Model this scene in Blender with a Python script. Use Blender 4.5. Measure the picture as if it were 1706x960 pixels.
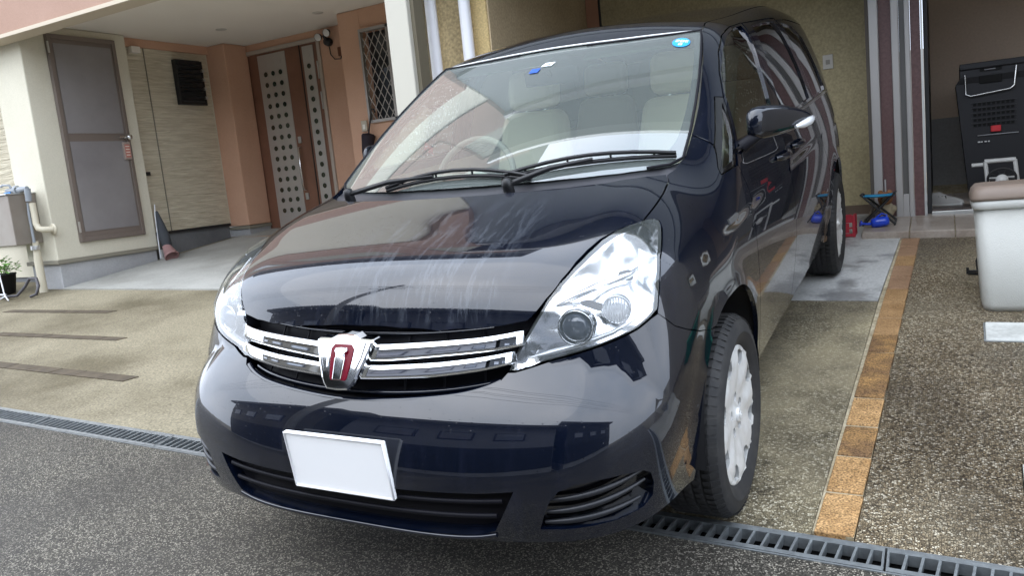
import bpy, bmesh, math, random
import numpy as np
from mathutils import Vector, Matrix
from mathutils.geometry import delaunay_2d_cdt
random.seed(7)
for o in list(bpy.data.objects): bpy.data.objects.remove(o)
SC = bpy.context.scene
COL = SC.collection
# ------------------------------------------------------------------ slope
# The drive falls towards the road: everything on it is laid out in the tilted
# frame of the drive (x right, y towards the houses, z square to the drive).
_g = np.array([.022, -.11, -1.0]); _g /= np.linalg.norm(_g)
_u = -_g; _v = np.cross(_u, [0, 0, 1]); _K = np.array([[0, -_v[2], _v[1]], [_v[2], 0, -_v[0]], [-_v[1], _v[0], 0]])
G = np.eye(3) + _K + _K @ _K / (1 + _u[2])
G4 = Matrix([[*G[0], 0], [*G[1], 0], [*G[2], 0], [0, 0, 0, 1]])
def gp(x, y, z=0.0):
    return tuple(G @ np.array([x, y, z]))
# ------------------------------------------------------------------ camera
cyaw, cpit, crol, cf = -0.509979854, 0.246902369, -0.135057420, 1327.03
cpos = np.array([1.37534844, -1.35077212, 1.35323122])
fw = np.array([math.sin(cyaw) * math.cos(cpit), math.cos(cyaw) * math.cos(cpit), -math.sin(cpit)])
r0 = np.cross(fw, [0, 0, 1]); r0 /= np.linalg.norm(r0); u0 = np.cross(r0, fw)
rt = math.cos(crol) * r0 + math.sin(crol) * u0; up = -math.sin(crol) * r0 + math.cos(crol) * u0
rt, up, fw, cw = G @ rt, G @ up, G @ fw, G @ cpos
cam = bpy.data.cameras.new('camera'); co = bpy.data.objects.new('camera', cam); COL.objects.link(co)
co.matrix_world = Matrix([[rt[0], up[0], -fw[0], cw[0]], [rt[1], up[1], -fw[1], cw[1]], [rt[2], up[2], -fw[2], cw[2]], [0, 0, 0, 1]])
cam.sensor_width = 36; cam.lens = cf * 36 / 1706; cam.clip_end = 800; cam.clip_start = .02
SC.camera = co
# ------------------------------------------------------------------ world, sun, exposure
CLOUD = 34.0   # brightness of the overcast overhead
SUN_EL, SUN_ROT = math.radians(52), math.radians(215)
w = bpy.data.worlds.new("World"); SC.world = w; w.use_nodes = True
nt = w.node_tree; nt.nodes.clear()
sky = nt.nodes.new('ShaderNodeTexSky'); sky.sky_type = 'NISHITA'; sky.sun_disc = False
sky.sun_elevation = SUN_EL; sky.sun_rotation = SUN_ROT; sky.dust_density = 6; sky.air_density = 1.2; sky.ozone_density = 1
hs = nt.nodes.new('ShaderNodeHueSaturation'); hs.inputs['Saturation'].default_value = .35
tc = nt.nodes.new('ShaderNodeTexCoord'); nz = nt.nodes.new('ShaderNodeTexNoise'); nz.inputs['Scale'].default_value = 2.2; nz.inputs['Detail'].default_value = 6
rp = nt.nodes.new('ShaderNodeValToRGB'); rp.color_ramp.elements[0].position = .3; rp.color_ramp.elements[1].position = .75
rp.color_ramp.elements[0].color = (.60, .70, .86, 1); rp.color_ramp.elements[1].color = (.88, .94, 1.06, 1)
mx = nt.nodes.new('ShaderNodeMix'); mx.data_type = 'RGBA'; mx.inputs[0].default_value = .85
bg = nt.nodes.new('ShaderNodeBackground'); bg.inputs[1].default_value = .12; wo = nt.nodes.new('ShaderNodeOutputWorld')
L = nt.links.new
L(sky.outputs[0], hs.inputs['Color']); L(tc.outputs['Generated'], nz.inputs['Vector']); L(nz.outputs[0], rp.inputs[0])
sx = nt.nodes.new('ShaderNodeSeparateXYZ'); L(tc.outputs['Generated'], sx.inputs[0])
mr = nt.nodes.new('ShaderNodeMapRange'); mr.inputs['From Min'].default_value = 0; mr.inputs['From Max'].default_value = 1; mr.inputs['To Min'].default_value = CLOUD * .72; mr.inputs['To Max'].default_value = CLOUD; L(sx.outputs[2], mr.inputs[0])
vm = nt.nodes.new('ShaderNodeVectorMath'); vm.operation = 'SCALE'; L(rp.outputs[0], vm.inputs[0]); L(mr.outputs[0], vm.inputs['Scale'])
L(hs.outputs[0], mx.inputs[6]); L(vm.outputs[0], mx.inputs[7]); L(mx.outputs[2], bg.inputs[0]); L(bg.outputs[0], wo.inputs[0])
sl = bpy.data.lights.new('sun', 'SUN'); sl.energy = .6; sl.angle = math.radians(75); sl.color = (1, .96, .9)
so = bpy.data.objects.new('sun', sl); COL.objects.link(so)
sd = Vector((math.sin(SUN_ROT) * math.cos(SUN_EL), math.cos(SUN_ROT) * math.cos(SUN_EL), math.sin(SUN_EL)))
so.rotation_euler = sd.to_track_quat('Z', 'Y').to_euler(); so.location = (0, -4, 9)
SC.view_settings.view_transform = 'Standard'; SC.view_settings.look = 'None'; SC.view_settings.gamma = 1
SC.view_settings.exposure = .46
SC.render.engine = 'CYCLES'
# ------------------------------------------------------------------ materials
MATS = {}
def mat(name, col, rough=.6, metal=0, spec=.5, coat=0, coat_rough=.03, bump=None, var=None, trans=0, ior=1.45, emit=0):
    """bump=(scale,strength,detail,distance) noise bump; var=(scale, other colour, low, high) noise colour variation"""
    if name in MATS: return MATS[name]
    m = bpy.data.materials.new(name); m.use_nodes = True; t = m.node_tree; b = t.nodes['Principled BSDF']
    b.inputs['Base Color'].default_value = (*col, 1); b.inputs['Roughness'].default_value = rough; b.inputs['Metallic'].default_value = metal
    b.inputs['Specular IOR Level'].default_value = spec; b.inputs['Coat Weight'].default_value = coat; b.inputs['Coat Roughness'].default_value = coat_rough
    b.inputs['Transmission Weight'].default_value = trans; b.inputs['IOR'].default_value = ior
    tcn = t.nodes.new('ShaderNodeTexCoord')
    if var:
        n = t.nodes.new('ShaderNodeTexNoise'); n.inputs['Scale'].default_value = var[0]; n.inputs['Detail'].default_value = 8; n.inputs['Roughness'].default_value = .65
        r = t.nodes.new('ShaderNodeValToRGB'); r.color_ramp.elements[0].position = var[2]; r.color_ramp.elements[1].position = var[3]
        r.color_ramp.elements[0].color = (*col, 1); r.color_ramp.elements[1].color = (*var[1], 1)
        t.links.new(tcn.outputs['Object'], n.inputs['Vector']); t.links.new(n.outputs[0], r.inputs[0]); t.links.new(r.outputs[0], b.inputs['Base Color'])
    if bump:
        n = t.nodes.new('ShaderNodeTexNoise'); n.inputs['Scale'].default_value = bump[0]; n.inputs['Detail'].default_value = bump[2]
        p = t.nodes.new('ShaderNodeBump'); p.inputs['Strength'].default_value = bump[1]; p.inputs['Distance'].default_value = bump[3]
        t.links.new(tcn.outputs['Object'], n.inputs['Vector']); t.links.new(n.outputs[0], p.inputs['Height']); t.links.new(p.outputs[0], b.inputs['Normal'])
    if emit: b.inputs['Emission Color'].default_value = (*col, 1); b.inputs['Emission Strength'].default_value = emit
    MATS[name] = m; return m
def nodes(m): return m.node_tree, m.node_tree.nodes, m.node_tree.links, m.node_tree.nodes['Principled BSDF']
def N(t, kind, **kw):
    n = t.nodes.new(kind)
    for k, v in kw.items():
        if k in ('inp',):
            for a, c in v.items(): n.inputs[a].default_value = c
        else: setattr(n, k, v)
    return n
def ramp(t, stops, interp='LINEAR'):
    r = t.nodes.new('ShaderNodeValToRGB'); e = r.color_ramp.elements; r.color_ramp.interpolation = interp
    while len(e) > 1: e.remove(e[-1])
    e[0].position = stops[0][0]; e[0].color = (*stops[0][1], 1)
    for p, c in stops[1:]:
        x = e.new(p); x.color = (*c, 1)
    return r
def aggregate(name, scale, stops, grout, moss, moss_scale, moss_lo, moss_hi, wet=.5, dist=.006, smooth_mix=None):
    """exposed stones set in mortar, with larger worn or stained patches"""
    m = mat(name, (.1, .1, .1), .6); t, n, l, b = nodes(m)
    tcn = n.new('ShaderNodeTexCoord'); v = N(t, 'ShaderNodeTexVoronoi', inp={'Scale': scale}); v2 = N(t, 'ShaderNodeTexVoronoi', feature='DISTANCE_TO_EDGE', inp={'Scale': scale})
    l.new(tcn.outputs['Object'], v.inputs['Vector']); l.new(tcn.outputs['Object'], v2.inputs['Vector'])
    sep = n.new('ShaderNodeSeparateColor'); l.new(v.outputs['Color'], sep.inputs[0])
    rc = ramp(t, stops); l.new(sep.outputs[0], rc.inputs[0])
    edge = ramp(t, [(.0, (0, 0, 0)), (.12, (1, 1, 1))]); l.new(v2.outputs[0], edge.inputs[0])
    mg = N(t, 'ShaderNodeMix', data_type='RGBA'); mg.inputs[6].default_value = (*grout, 1); l.new(edge.outputs[0], mg.inputs[0]); l.new(rc.outputs[0], mg.inputs[7])
    ns = N(t, 'ShaderNodeTexNoise', inp={'Scale': moss_scale, 'Detail': 7, 'Roughness': .68}); l.new(tcn.outputs['Object'], ns.inputs['Vector'])
    mr = ramp(t, [(moss_lo, (0, 0, 0)), (moss_hi, (1, 1, 1))]); l.new(ns.outputs[0], mr.inputs[0])
    m2 = N(t, 'ShaderNodeMix', data_type='RGBA'); m2.inputs[7].default_value = (*moss, 1)
    k = N(t, 'ShaderNodeMath', operation='MULTIPLY'); k.inputs[1].default_value = smooth_mix if smooth_mix else .75
    l.new(mr.outputs[0], k.inputs[0]); l.new(k.outputs[0], m2.inputs[0]); l.new(mg.outputs[2], m2.inputs[6])
    ns2 = N(t, 'ShaderNodeTexNoise', inp={'Scale': .9, 'Detail': 5, 'Roughness': .6}); l.new(tcn.outputs['Object'], ns2.inputs['Vector'])
    dr = ramp(t, [(.38, (.62, .62, .64)), (.62, (1.12, 1.12, 1.1))]); l.new(ns2.outputs[0], dr.inputs[0])
    m3 = N(t, 'ShaderNodeMix', data_type='RGBA', blend_type='MULTIPLY'); m3.inputs[0].default_value = 1; l.new(m2.outputs[2], m3.inputs[6]); l.new(dr.outputs[0], m3.inputs[7])
    l.new(m3.outputs[2], b.inputs['Base Color'])
    rr = N(t, 'ShaderNodeMapRange', inp={'From Min': .35, 'From Max': .65, 'To Min': wet, 'To Max': min(1, wet + .35)}); l.new(ns2.outputs[0], rr.inputs[0]); l.new(rr.outputs[0], b.inputs['Roughness'])
    bp = N(t, 'ShaderNodeBump', inp={'Strength': .9, 'Distance': dist}); hm = N(t, 'ShaderNodeMath', operation='MULTIPLY')
    inv = N(t, 'ShaderNodeMath', operation='MULTIPLY_ADD'); inv.inputs[1].default_value = -.7; inv.inputs[2].default_value = 1; l.new(k.outputs[0], inv.inputs[0])
    l.new(edge.outputs[0], hm.inputs[0]); l.new(inv.outputs[0], hm.inputs[1]); l.new(hm.outputs[0], bp.inputs['Height']); l.new(bp.outputs[0], b.inputs['Normal'])
    return m
def stained(name, a, c, scale, lo, hi, rough=.75, fine=60, fstr=.35, spec=.4, wet=None):
    """plain concrete or render with broad stains and a fine grain"""
    m = mat(name, a, rough, spec=spec); t, n, l, b = nodes(m); tcn = n.new('ShaderNodeTexCoord')
    n1 = N(t, 'ShaderNodeTexNoise', inp={'Scale': scale, 'Detail': 9, 'Roughness': .65}); n2 = N(t, 'ShaderNodeTexNoise', inp={'Scale': fine, 'Detail': 5})
    l.new(tcn.outputs['Object'], n1.inputs['Vector']); l.new(tcn.outputs['Object'], n2.inputs['Vector'])
    r = ramp(t, [(lo, a), (hi, c)]); l.new(n1.outputs[0], r.inputs[0])
    r2 = ramp(t, [(.3, (1 - fstr,) * 3), (.7, (1 + fstr * .5,) * 3)]); l.new(n2.outputs[0], r2.inputs[0])
    mm = N(t, 'ShaderNodeMix', data_type='RGBA', blend_type='MULTIPLY'); mm.inputs[0].default_value = 1; l.new(r.outputs[0], mm.inputs[6]); l.new(r2.outputs[0], mm.inputs[7]); l.new(mm.outputs[2], b.inputs['Base Color'])
    bp = N(t, 'ShaderNodeBump', inp={'Strength': .5, 'Distance': .003}); l.new(n2.outputs[0], bp.inputs['Height']); l.new(bp.outputs[0], b.inputs['Normal'])
    if wet:
        rr = N(t, 'ShaderNodeMapRange', inp={'From Min': lo, 'From Max': hi, 'To Min': wet[0], 'To Max': wet[1]}); l.new(n1.outputs[0], rr.inputs[0]); l.new(rr.outputs[0], b.inputs['Roughness'])
    return m
# ------------------------------------------------------------------ object helpers
def tag(o, label=None, cat=None, group=None, kind=None):
    if label: o['label'] = label
    if cat: o['category'] = cat
    if group: o['group'] = group
    if kind: o['kind'] = kind
    return o
def thing(name, loc, label, cat, group=None, M=None, kind=None):
    o = bpy.data.objects.new(name, None); COL.objects.link(o); o.empty_display_size = .1
    o.matrix_world = M if M is not None else Matrix.Translation(loc)
    if M is not None and loc is not None: o.matrix_world = M @ Matrix.Translation(loc)
    return tag(o, label, cat, group, kind)
def link(name, me, parent=None, local=False):
    o = bpy.data.objects.new(name, me); COL.objects.link(o)
    if parent is not None:
        o.parent = parent
        if not local: o.matrix_parent_inverse = wm(parent).inverted()
    return o
def wm(o):
    m = o.matrix_basis.copy()
    if o.parent: m = wm(o.parent) @ o.matrix_parent_inverse @ m
    return m
class MB:
    """collects simple solids into one mesh"""
    def __init__(s, sm=False): s.v = []; s.f = []; s.s = []; s.sm = sm; s.mi = []
    def add(s, vs, fs, smooth=None):
        k = len(s.v); s.v += [tuple(map(float, p)) for p in vs]; s.f += [tuple(i + k for i in f) for f in fs]; s.s += [s.sm if smooth is None else smooth] * len(fs); return s
    def box(s, a, b, M=None):
        x0, y0, z0 = a; x1, y1, z1 = b
        vs = [(x0, y0, z0), (x1, y0, z0), (x1, y1, z0), (x0, y1, z0), (x0, y0, z1), (x1, y0, z1), (x1, y1, z1), (x0, y1, z1)]
        if M is not None: vs = [tuple(M @ Vector(p)) for p in vs]
        return s.add(vs, [(0, 3, 2, 1), (4, 5, 6, 7), (0, 1, 5, 4), (1, 2, 6, 5), (2, 3, 7, 6), (3, 0, 4, 7)], False)
    def hull(s, bot, top):
        n = len(bot); return s.add(list(bot) + list(top), [tuple(range(n))[::-1], tuple(range(n, 2 * n))] + [(i, (i + 1) % n, n + (i + 1) % n, n + i) for i in range(n)], False)
    def tube(s, pts, r, n=10, cap=True, smooth=True):
        P = [Vector(p) for p in pts]; R = r if hasattr(r, '__len__') else [r] * len(P); vs = []; fs = []
        t = (P[1] - P[0]).normalized(); a = t.orthogonal().normalized()
        for i, p in enumerate(P):
            d = ((P[min(i + 1, len(P) - 1)] - p).normalized() + (p - P[max(i - 1, 0)]).normalized())
            d = d.normalized() if d.length > 1e-6 else t
            a = (a - d * a.dot(d)); a = a.normalized() if a.length > 1e-6 else d.orthogonal().normalized(); b = d.cross(a)
            for k in range(n):
                th = 2 * math.pi * k / n; vs.append(p + (a * math.cos(th) + b * math.sin(th)) * R[i])
        for i in range(len(P) - 1):
            for k in range(n): fs.append((i * n + k, i * n + (k + 1) % n, (i + 1) * n + (k + 1) % n, (i + 1) * n + k))
        s.add(vs, fs, smooth)
        if cap:
            m = len(P) - 1; s.add(vs[:n], [tuple(range(n))[::-1]], False); s.add(vs[m * n:], [tuple(range(n))], False)
        return s
    def lathe(s, prof, o, ax, n=32, smooth=True, ref=None):
        """prof = [(radius, along)]"""
        ax = Vector(ax).normalized(); a = Vector(ref) if ref else ax.orthogonal().normalized(); b = ax.cross(a); o = Vector(o); vs = []; fs = []
        for r, h in prof:
            for k in range(n):
                th = 2 * math.pi * k / n; vs.append(o + ax * h + (a * math.cos(th) + b * math.sin(th)) * r)
        for i in range(len(prof) - 1):
            for k in range(n): fs.append((i * n + k, i * n + (k + 1) % n, (i + 1) * n + (k + 1) % n, (i + 1) * n + k))
        return s.add(vs, fs, smooth)
    def grid(s, fn, nu, nv, smooth=True):
        vs = [fn(i / nu, j / nv) for j in range(nv + 1) for i in range(nu + 1)]; w_ = nu + 1
        return s.add(vs, [(j * w_ + i, j * w_ + i + 1, (j + 1) * w_ + i + 1, (j + 1) * w_ + i) for j in range(nv) for i in range(nu)], smooth)
    def mesh(s, name, m):
        me = bpy.data.meshes.new(name); me.from_pydata(s.v, [], s.f); me.polygons.foreach_set('use_smooth', s.s)
        for q in (m if isinstance(m, (list, tuple)) else [m]): me.materials.append(q)
        me.update(); return me
    def obj(s, name, m, parent=None, bevel=0, seg=2, fix=False, sub=0):
        me = s.mesh(name, m)
        if fix:
            bm = bmesh.new(); bm.from_mesh(me); bmesh.ops.remove_doubles(bm, verts=bm.verts, dist=1e-5); bmesh.ops.recalc_face_normals(bm, faces=bm.faces); bm.to_mesh(me); bm.free()
        o = link(name, me, parent)
        if sub:
            q = o.modifiers.new('s', 'SUBSURF'); q.levels = q.render_levels = sub
        if bevel:
            q = o.modifiers.new('b', 'BEVEL'); q.width = bevel; q.segments = seg; q.limit_method = 'ANGLE'; q.angle_limit = math.radians(40)
        return o
def box(name, a, b, m, parent=None, bevel=0): return MB().box(a, b).obj(name, m, parent, bevel)
def pip(P, poly):
    """points in polygon (vectorised)"""
    x, y = P[:, 0], P[:, 1]; c = np.zeros(len(P), bool); n = len(poly)
    for i in range(n):
        x0, y0 = poly[i]; x1, y1 = poly[(i + 1) % n]
        if y0 == y1: continue
        c ^= ((y0 > y) != (y1 > y)) & (x < (x1 - x0) * (y - y0) / (y1 - y0) + x0)
    return c
def segdist(P, poly):
    d = np.full(len(P), 1e9)
    for i in range(len(poly)):
        a = np.array(poly[i]); b = np.array(poly[(i + 1) % len(poly)]); ab = b - a; L2 = ab @ ab
        if L2 < 1e-14: continue
        t_ = np.clip(((P - a) @ ab) / L2, 0, 1); q = a + t_[:, None] * ab; d = np.minimum(d, np.hypot(*(P - q).T))
    return d
def smooth_poly(pts, corners=(), closed=True, n=6):
    """Catmull-Rom through pts; listed corner indices stay sharp"""
    m = len(pts); out = []; P = [np.array(p, float) for p in pts]
    for i in range(m if closed else m - 1):
        a, b = P[i], P[(i + 1) % m]
        p0 = P[i - 1] if (closed or i > 0) else a; p3 = P[(i + 2) % m] if (closed or i + 2 < m) else b
        if i in corners: p0 = a + (a - b)
        if (i + 1) % m in corners: p3 = b + (b - a)
        for k in range(n):
            t_ = k / n; q = .5 * ((2 * a) + (b - p0) * t_ + (2 * p0 - 5 * a + 4 * b - p3) * t_ ** 2 + (3 * a - p0 - 3 * b + p3) * t_ ** 3); out.append(q)
    if not closed: out.append(P[-1])
    return [tuple(q) for q in out]
def resample(poly, sp):
    out = []
    for i in range(len(poly)):
        a = np.array(poly[i]); b = np.array(poly[(i + 1) % len(poly)]); n = max(1, int(np.ceil(np.linalg.norm(b - a) / sp)))
        for k in range(n): out.append(tuple(a + (b - a) * k / n))
    return out
def inset(poly, d):
    """move every vertex inwards by d"""
    P = np.array(poly); n = len(P); A = 0.5 * np.sum(P[:, 0] * np.roll(P[:, 1], -1) - np.roll(P[:, 0], -1) * P[:, 1]); s_ = 1 if A > 0 else -1
    out = []
    for i in range(n):
        e1 = P[i] - P[i - 1]; e2 = P[(i + 1) % n] - P[i]
        l1, l2 = np.linalg.norm(e1), np.linalg.norm(e2)
        if l1 < 1e-9 or l2 < 1e-9: out.append(tuple(P[i])); continue
        n1 = np.array([-e1[1], e1[0]]) / l1 * s_; n2 = np.array([-e2[1], e2[0]]) / l2 * s_; q = n1 + n2; q = q / max(np.linalg.norm(q), .4) ; k = 1 / max(q @ n1, .5)
        out.append(tuple(P[i] + q * d * k))
    return out
def cdt(outer, holes, sp):
    loops = [outer] + list(holes); vs = []; es = []
    for lp in loops:
        k = len(vs); vs += [Vector(p) for p in lp]; es += [(k + i, k + (i + 1) % len(lp)) for i in range(len(lp))]
    A = np.array(outer); x0, y0 = A.min(0); x1, y1 = A.max(0); h = sp * .866
    g = [(x0 + sp * (i + .5 * (j % 2)), y0 + h * j) for j in range(int((y1 - y0) / h) + 2) for i in range(int((x1 - x0) / sp) + 2)]
    g = np.array(g)
    if len(g):
        ok = pip(g, outer)
        for hl in holes: ok &= ~pip(g, hl)
        g = g[ok]
        if len(g):
            d = np.min([segdist(g, lp) for lp in loops], 0); g = g[d > sp * .45]
        vs += [Vector(p) for p in g]
    r = delaunay_2d_cdt(vs, es, [], 0, 1e-7)
    V = np.array([tuple(p) for p in r[0]]); T = np.array([f for f in r[2] if len(f) == 3])
    c = V[T].mean(1); ok = pip(c, outer)
    for hl in holes: ok &= ~pip(c, hl)
    T = T[ok]; a = V[T]; ar = np.cross(a[:, 1] - a[:, 0], a[:, 2] - a[:, 0]); T = T[np.abs(ar) > 1e-12]
    return V, T
def mesh_n(name, V, Nn, F, m, flange=None, flip=False):
    """mesh with given vertex normals; flange = [(i,j)] boundary edges and depth extruded along -normal"""
    V = np.asarray(V); nv = len(V); faces = [tuple(f[::-1]) if flip else tuple(f) for f in F]; allV = V; fl = []
    if flange:
        edges, th = flange; used = sorted({i for e in edges for i in e}); idx = {i: nv + k for k, i in enumerate(used)}
        allV = np.vstack([V, V[used] - Nn[used] * th])
        for i, j in edges: fl.append((j, i, idx[i], idx[j]) if not flip else (i, j, idx[j], idx[i]))
    me = bpy.data.meshes.new(name); me.from_pydata([tuple(p) for p in allV], [], faces + fl); me.update()
    me.polygons.foreach_set('use_smooth', [True] * len(me.polygons))
    ln = np.zeros((len(me.loops), 3)); k = 0; nf = len(faces)
    li = np.empty(len(me.loops), int); me.loops.foreach_get('vertex_index', li)
    pn = [tuple(p.normal) for p in me.polygons]; cnt = 0
    for pi, p in enumerate(me.polygons):
        for q in p.loop_indices:
            ln[q] = Nn[li[q]] if pi < nf else pn[pi]
    me.normals_split_custom_set([tuple(q) for q in ln]); me.materials.append(m); return me
def bedges(T):
    from collections import defaultdict
    c = defaultdict(list)
    for f in T:
        for a, b in ((f[0], f[1]), (f[1], f[2]), (f[2], f[0])): c[(min(a, b), max(a, b))].append((a, b))
    return [v[0] for v in c.values() if len(v) == 1]
# ------------------------------------------------------------------ the car body as one smooth surface (car frame, metres)
def pch(xs,ys):
    """monotone-ish cubic (PCHIP) interpolator"""
    xs=np.array(xs,float);ys=np.array(ys,float);h=np.diff(xs);d=np.diff(ys)/h
    m=np.zeros(len(xs));m[0]=d[0];m[-1]=d[-1]
    for i in range(1,len(xs)-1):
        if d[i-1]*d[i]>0:
            w1=2*h[i]+h[i-1];w2=h[i]+2*h[i-1];m[i]=(w1+w2)/(w1/d[i-1]+w2/d[i])
    def f(x):
        x=np.asarray(x,float);i=np.clip(np.searchsorted(xs,x)-1,0,len(xs)-2)
        t=np.clip((x-xs[i])/h[i],0,1)
        return ys[i]*(1+2*t)*(1-t)**2+m[i]*h[i]*t*(1-t)**2+ys[i+1]*t*t*(3-2*t)+m[i+1]*h[i]*t*t*(t-1)
    return f
def smax(a,b,k):
    h=np.maximum(k-np.abs(a-b),0)/k
    return np.maximum(a,b)+h*h*k*.25
def spl(xs,ys):
    """natural cubic spline (C2), linear outside"""
    xs=np.array(xs,float);ys=np.array(ys,float);n=len(xs);h=np.diff(xs)
    A=np.eye(n);r=np.zeros(n)
    for i in range(1,n-1):
        A[i,i-1]=h[i-1];A[i,i]=2*(h[i-1]+h[i]);A[i,i+1]=h[i];r[i]=6*((ys[i+1]-ys[i])/h[i]-(ys[i]-ys[i-1])/h[i-1])
    M=np.linalg.solve(A,r)
    def f(x):
        x=np.clip(np.asarray(x,float),xs[0],xs[-1]);i=np.clip(np.searchsorted(xs,x)-1,0,n-2)
        a=xs[i+1]-x;b=x-xs[i];H=h[i]
        return M[i]*a**3/(6*H)+M[i+1]*b**3/(6*H)+(ys[i]/H-M[i]*H/6)*a+(ys[i+1]/H-M[i+1]*H/6)*b
    return f
HC=spl([0.0, 0.16, 0.26, 0.38, 0.55, 0.8, 1.05, 1.35, 1.68, 1.86, 2.1, 2.55, 3.1, 3.7, 4.2, 4.6],[0.63,0.852,0.916,0.949,0.989,1.056,1.122,1.281,1.463,1.531,1.553,1.574,1.62,1.601,1.558,1.47])
CR=spl([0, 0.3, 0.7, 1.05, 1.8, 2.4, 4.6],[0.12,0.145,0.085,0.1449,0.1839,0.1353,0.1213])
YF=spl([0.14, 0.22, 0.31, 0.4, 0.5, 0.6, 0.7, 0.85],[0.1737,0.1157,0.07741,0.07096,0.08327,0.1133,0.1762,0.1976])
WS=spl([0.1, 0.28, 0.5, 0.72, 0.9, 1.06, 1.25, 1.45, 1.65],[0.7702,0.7994,0.8308,0.8399,0.8218,0.7889,0.7423,0.6745,0.5818])
WY=pch([0,.5,1.0,1.6,3.4,4.2,4.7],[-.03,-.014,0,0.0,0,-.02,-.06])
KT=pch([0,.4,.9,1.3,4],[.16,.22,.24,.12,.10])
E=[0.3512,3.094,0.195,4.267,0.2168,0.2728]
ZC=spl([.45,.75,1.1,1.7,4.3],[.772,.838,.866,.88,.90])
def sstep(t): t=np.clip(t,0,1);return t*t*(3-2*t)
def field(P):
    x=np.abs(P[...,0]);y=P[...,1];z=P[...,2]
    zz=HC(y)-CR(y)*x**2-.066*np.exp(-np.maximum(y-(.247+.235*x*x),-.03)/.042)
    # hood power lines: slight raised shoulders
    top=z-zz
    top=top*.92
    w=WS(z)+WY(y)
    # shoulder crease: panel below line pulled in
    d=ZC(y)-z;s=sstep((y-.42)/.25)*sstep((4.2-y)/.4)
    w=w-.009*s*sstep(d/.014)*np.exp(-np.maximum(d,0)/.07)
    # arch flares
    for yc in(.89,3.675):
        r=np.hypot(y-yc,z-.315);w=w+.016*np.exp(-((r-.36)/.05)**2)
    side=x-w
    front=(YF(z)+E[0]*x**E[1]-y)*.85
    rear=(y-E[3]+.30*(z-.5)**2*(z>.5)+.12*x**4)*.9
    bot=(E[4]+(E[5]-E[4])*sstep((y-.3)/.6))-z
    f=smax(side,front,E[2])
    f=smax(f,rear,.18)
    f=smax(f,top,KT(y))
    f=np.maximum(f,bot)
    return f
def surf(O, D, t1=1.7, n=44):
    """walk outwards from inside the body to its skin"""
    ts = np.linspace(0, t1, n); sh = D.shape[:-1]; a = np.zeros(sh); b = np.full(sh, t1); done = np.zeros(sh, bool)
    for i in range(1, n):
        v = field(O + D * ts[i]); c = (~done) & (v > 0); a[c] = ts[i - 1]; b[c] = ts[i]; done |= c
        if done.all(): break
    for _ in range(24):
        m = (a + b) / 2; v = field(O + D * m[..., None]) > 0; b = np.where(v, m, b); a = np.where(v, a, m)
    return O + D * ((a + b) / 2)[..., None]
def normal(P, e=4e-4):
    g = np.stack([field(P + e * v) - field(P - e * v) for v in np.eye(3)], -1)
    return g / np.linalg.norm(g, axis=-1, keepdims=True)
# three ways of unrolling the skin: A round the long axis, B round the nose, R round the tail
def toA(p): return (p[1], .8 * math.atan2(p[2] - .6, p[0]))
def toB(p): return (.9 * math.atan2(p[0], 1.25 - p[1]), p[2])
def toR(p): return (.9 * math.atan2(p[0], p[1] - 3.3), p[2])
def fromA(Q):
    f_ = Q[:, 1] / .8; z0 = 0 * f_
    return surf(np.stack([z0, Q[:, 0], z0 + .6], -1), np.stack([np.cos(f_), z0, np.sin(f_)], -1))
def fromB(Q):
    f_ = Q[:, 0] / .9; z0 = 0 * f_
    return surf(np.stack([z0, z0 + 1.25, Q[:, 1]], -1), np.stack([np.sin(f_), -np.cos(f_), z0], -1))
def fromR(Q):
    f_ = Q[:, 0] / .9; z0 = 0 * f_
    return surf(np.stack([z0, z0 + 3.3, Q[:, 1]], -1), np.stack([np.sin(f_), np.cos(f_), z0], -1))
CH = {'A': (toA, fromA), 'B': (toB, fromB), 'R': (toR, fromR)}
FLIP = {'A': False, 'B': False, 'R': False}
def panel(name, chart, outer, holes=(), off=0.0, th=.014, m=None, parent=None, sp=.03, gap=.0022, mirror=False, raw=False, bsp=None, offn=None, flange=True, label=None):
    """cut a panel out of the skin along outlines given as points in space"""
    to, fr = CH[chart]; bsp = bsp or sp * .6
    o2 = [to(p) for p in outer] if not raw else list(outer); o2 = resample(inset(o2, gap), bsp)
    h2 = [resample(inset([to(p) for p in h] if not raw else list(h), -gap if gap > 0 else 0), bsp) for h in holes]
    V2, T = cdt(o2, h2, sp); P = fr(V2); Nn = normal(P)
    # orient triangles outwards
    t0 = T[len(T) // 2]; fn = np.cross(P[T[:, 1]] - P[T[:, 0]], P[T[:, 2]] - P[T[:, 0]]); s_ = np.einsum('ij,ij->i', fn, Nn[T[:, 0]])
    if np.median(s_) < 0: T = T[:, ::-1]
    if offn is not None:
        d = np.min([segdist(V2, q) for q in [o2] + h2], 0); P = P + Nn * offn(d, P)[:, None]
    P = P + Nn * off
    be = bedges(T) if flange else None
    me = mesh_n(name, P, Nn, T, m, (be, th) if flange else None); o = link(name, me, parent, True)
    res = [o]
    if mirror:
        P2 = P * [-1, 1, 1]; N2 = Nn * [-1, 1, 1]; T2 = T[:, ::-1]
        me = mesh_n(name, P2, N2, T2, m, (bedges(T2), th) if flange else None); res.append(link(name, me, parent, True))
    if label:
        for q in res: q['label'] = label
    return res
def onskin(p, chart='A', off=0.0):
    to, fr = CH[chart]; q = fr(np.array([to(p)])); n_ = normal(q); return Vector(q[0] + n_[0] * off)
def skinline(pts, chart='A', off=0.0, n=6, closed=False):
    to, fr = CH[chart]; q = smooth_poly([to(p) for p in pts], closed=closed, n=n); P = fr(np.array(q)); return [Vector(v) for v in P + normal(P) * off]
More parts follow.
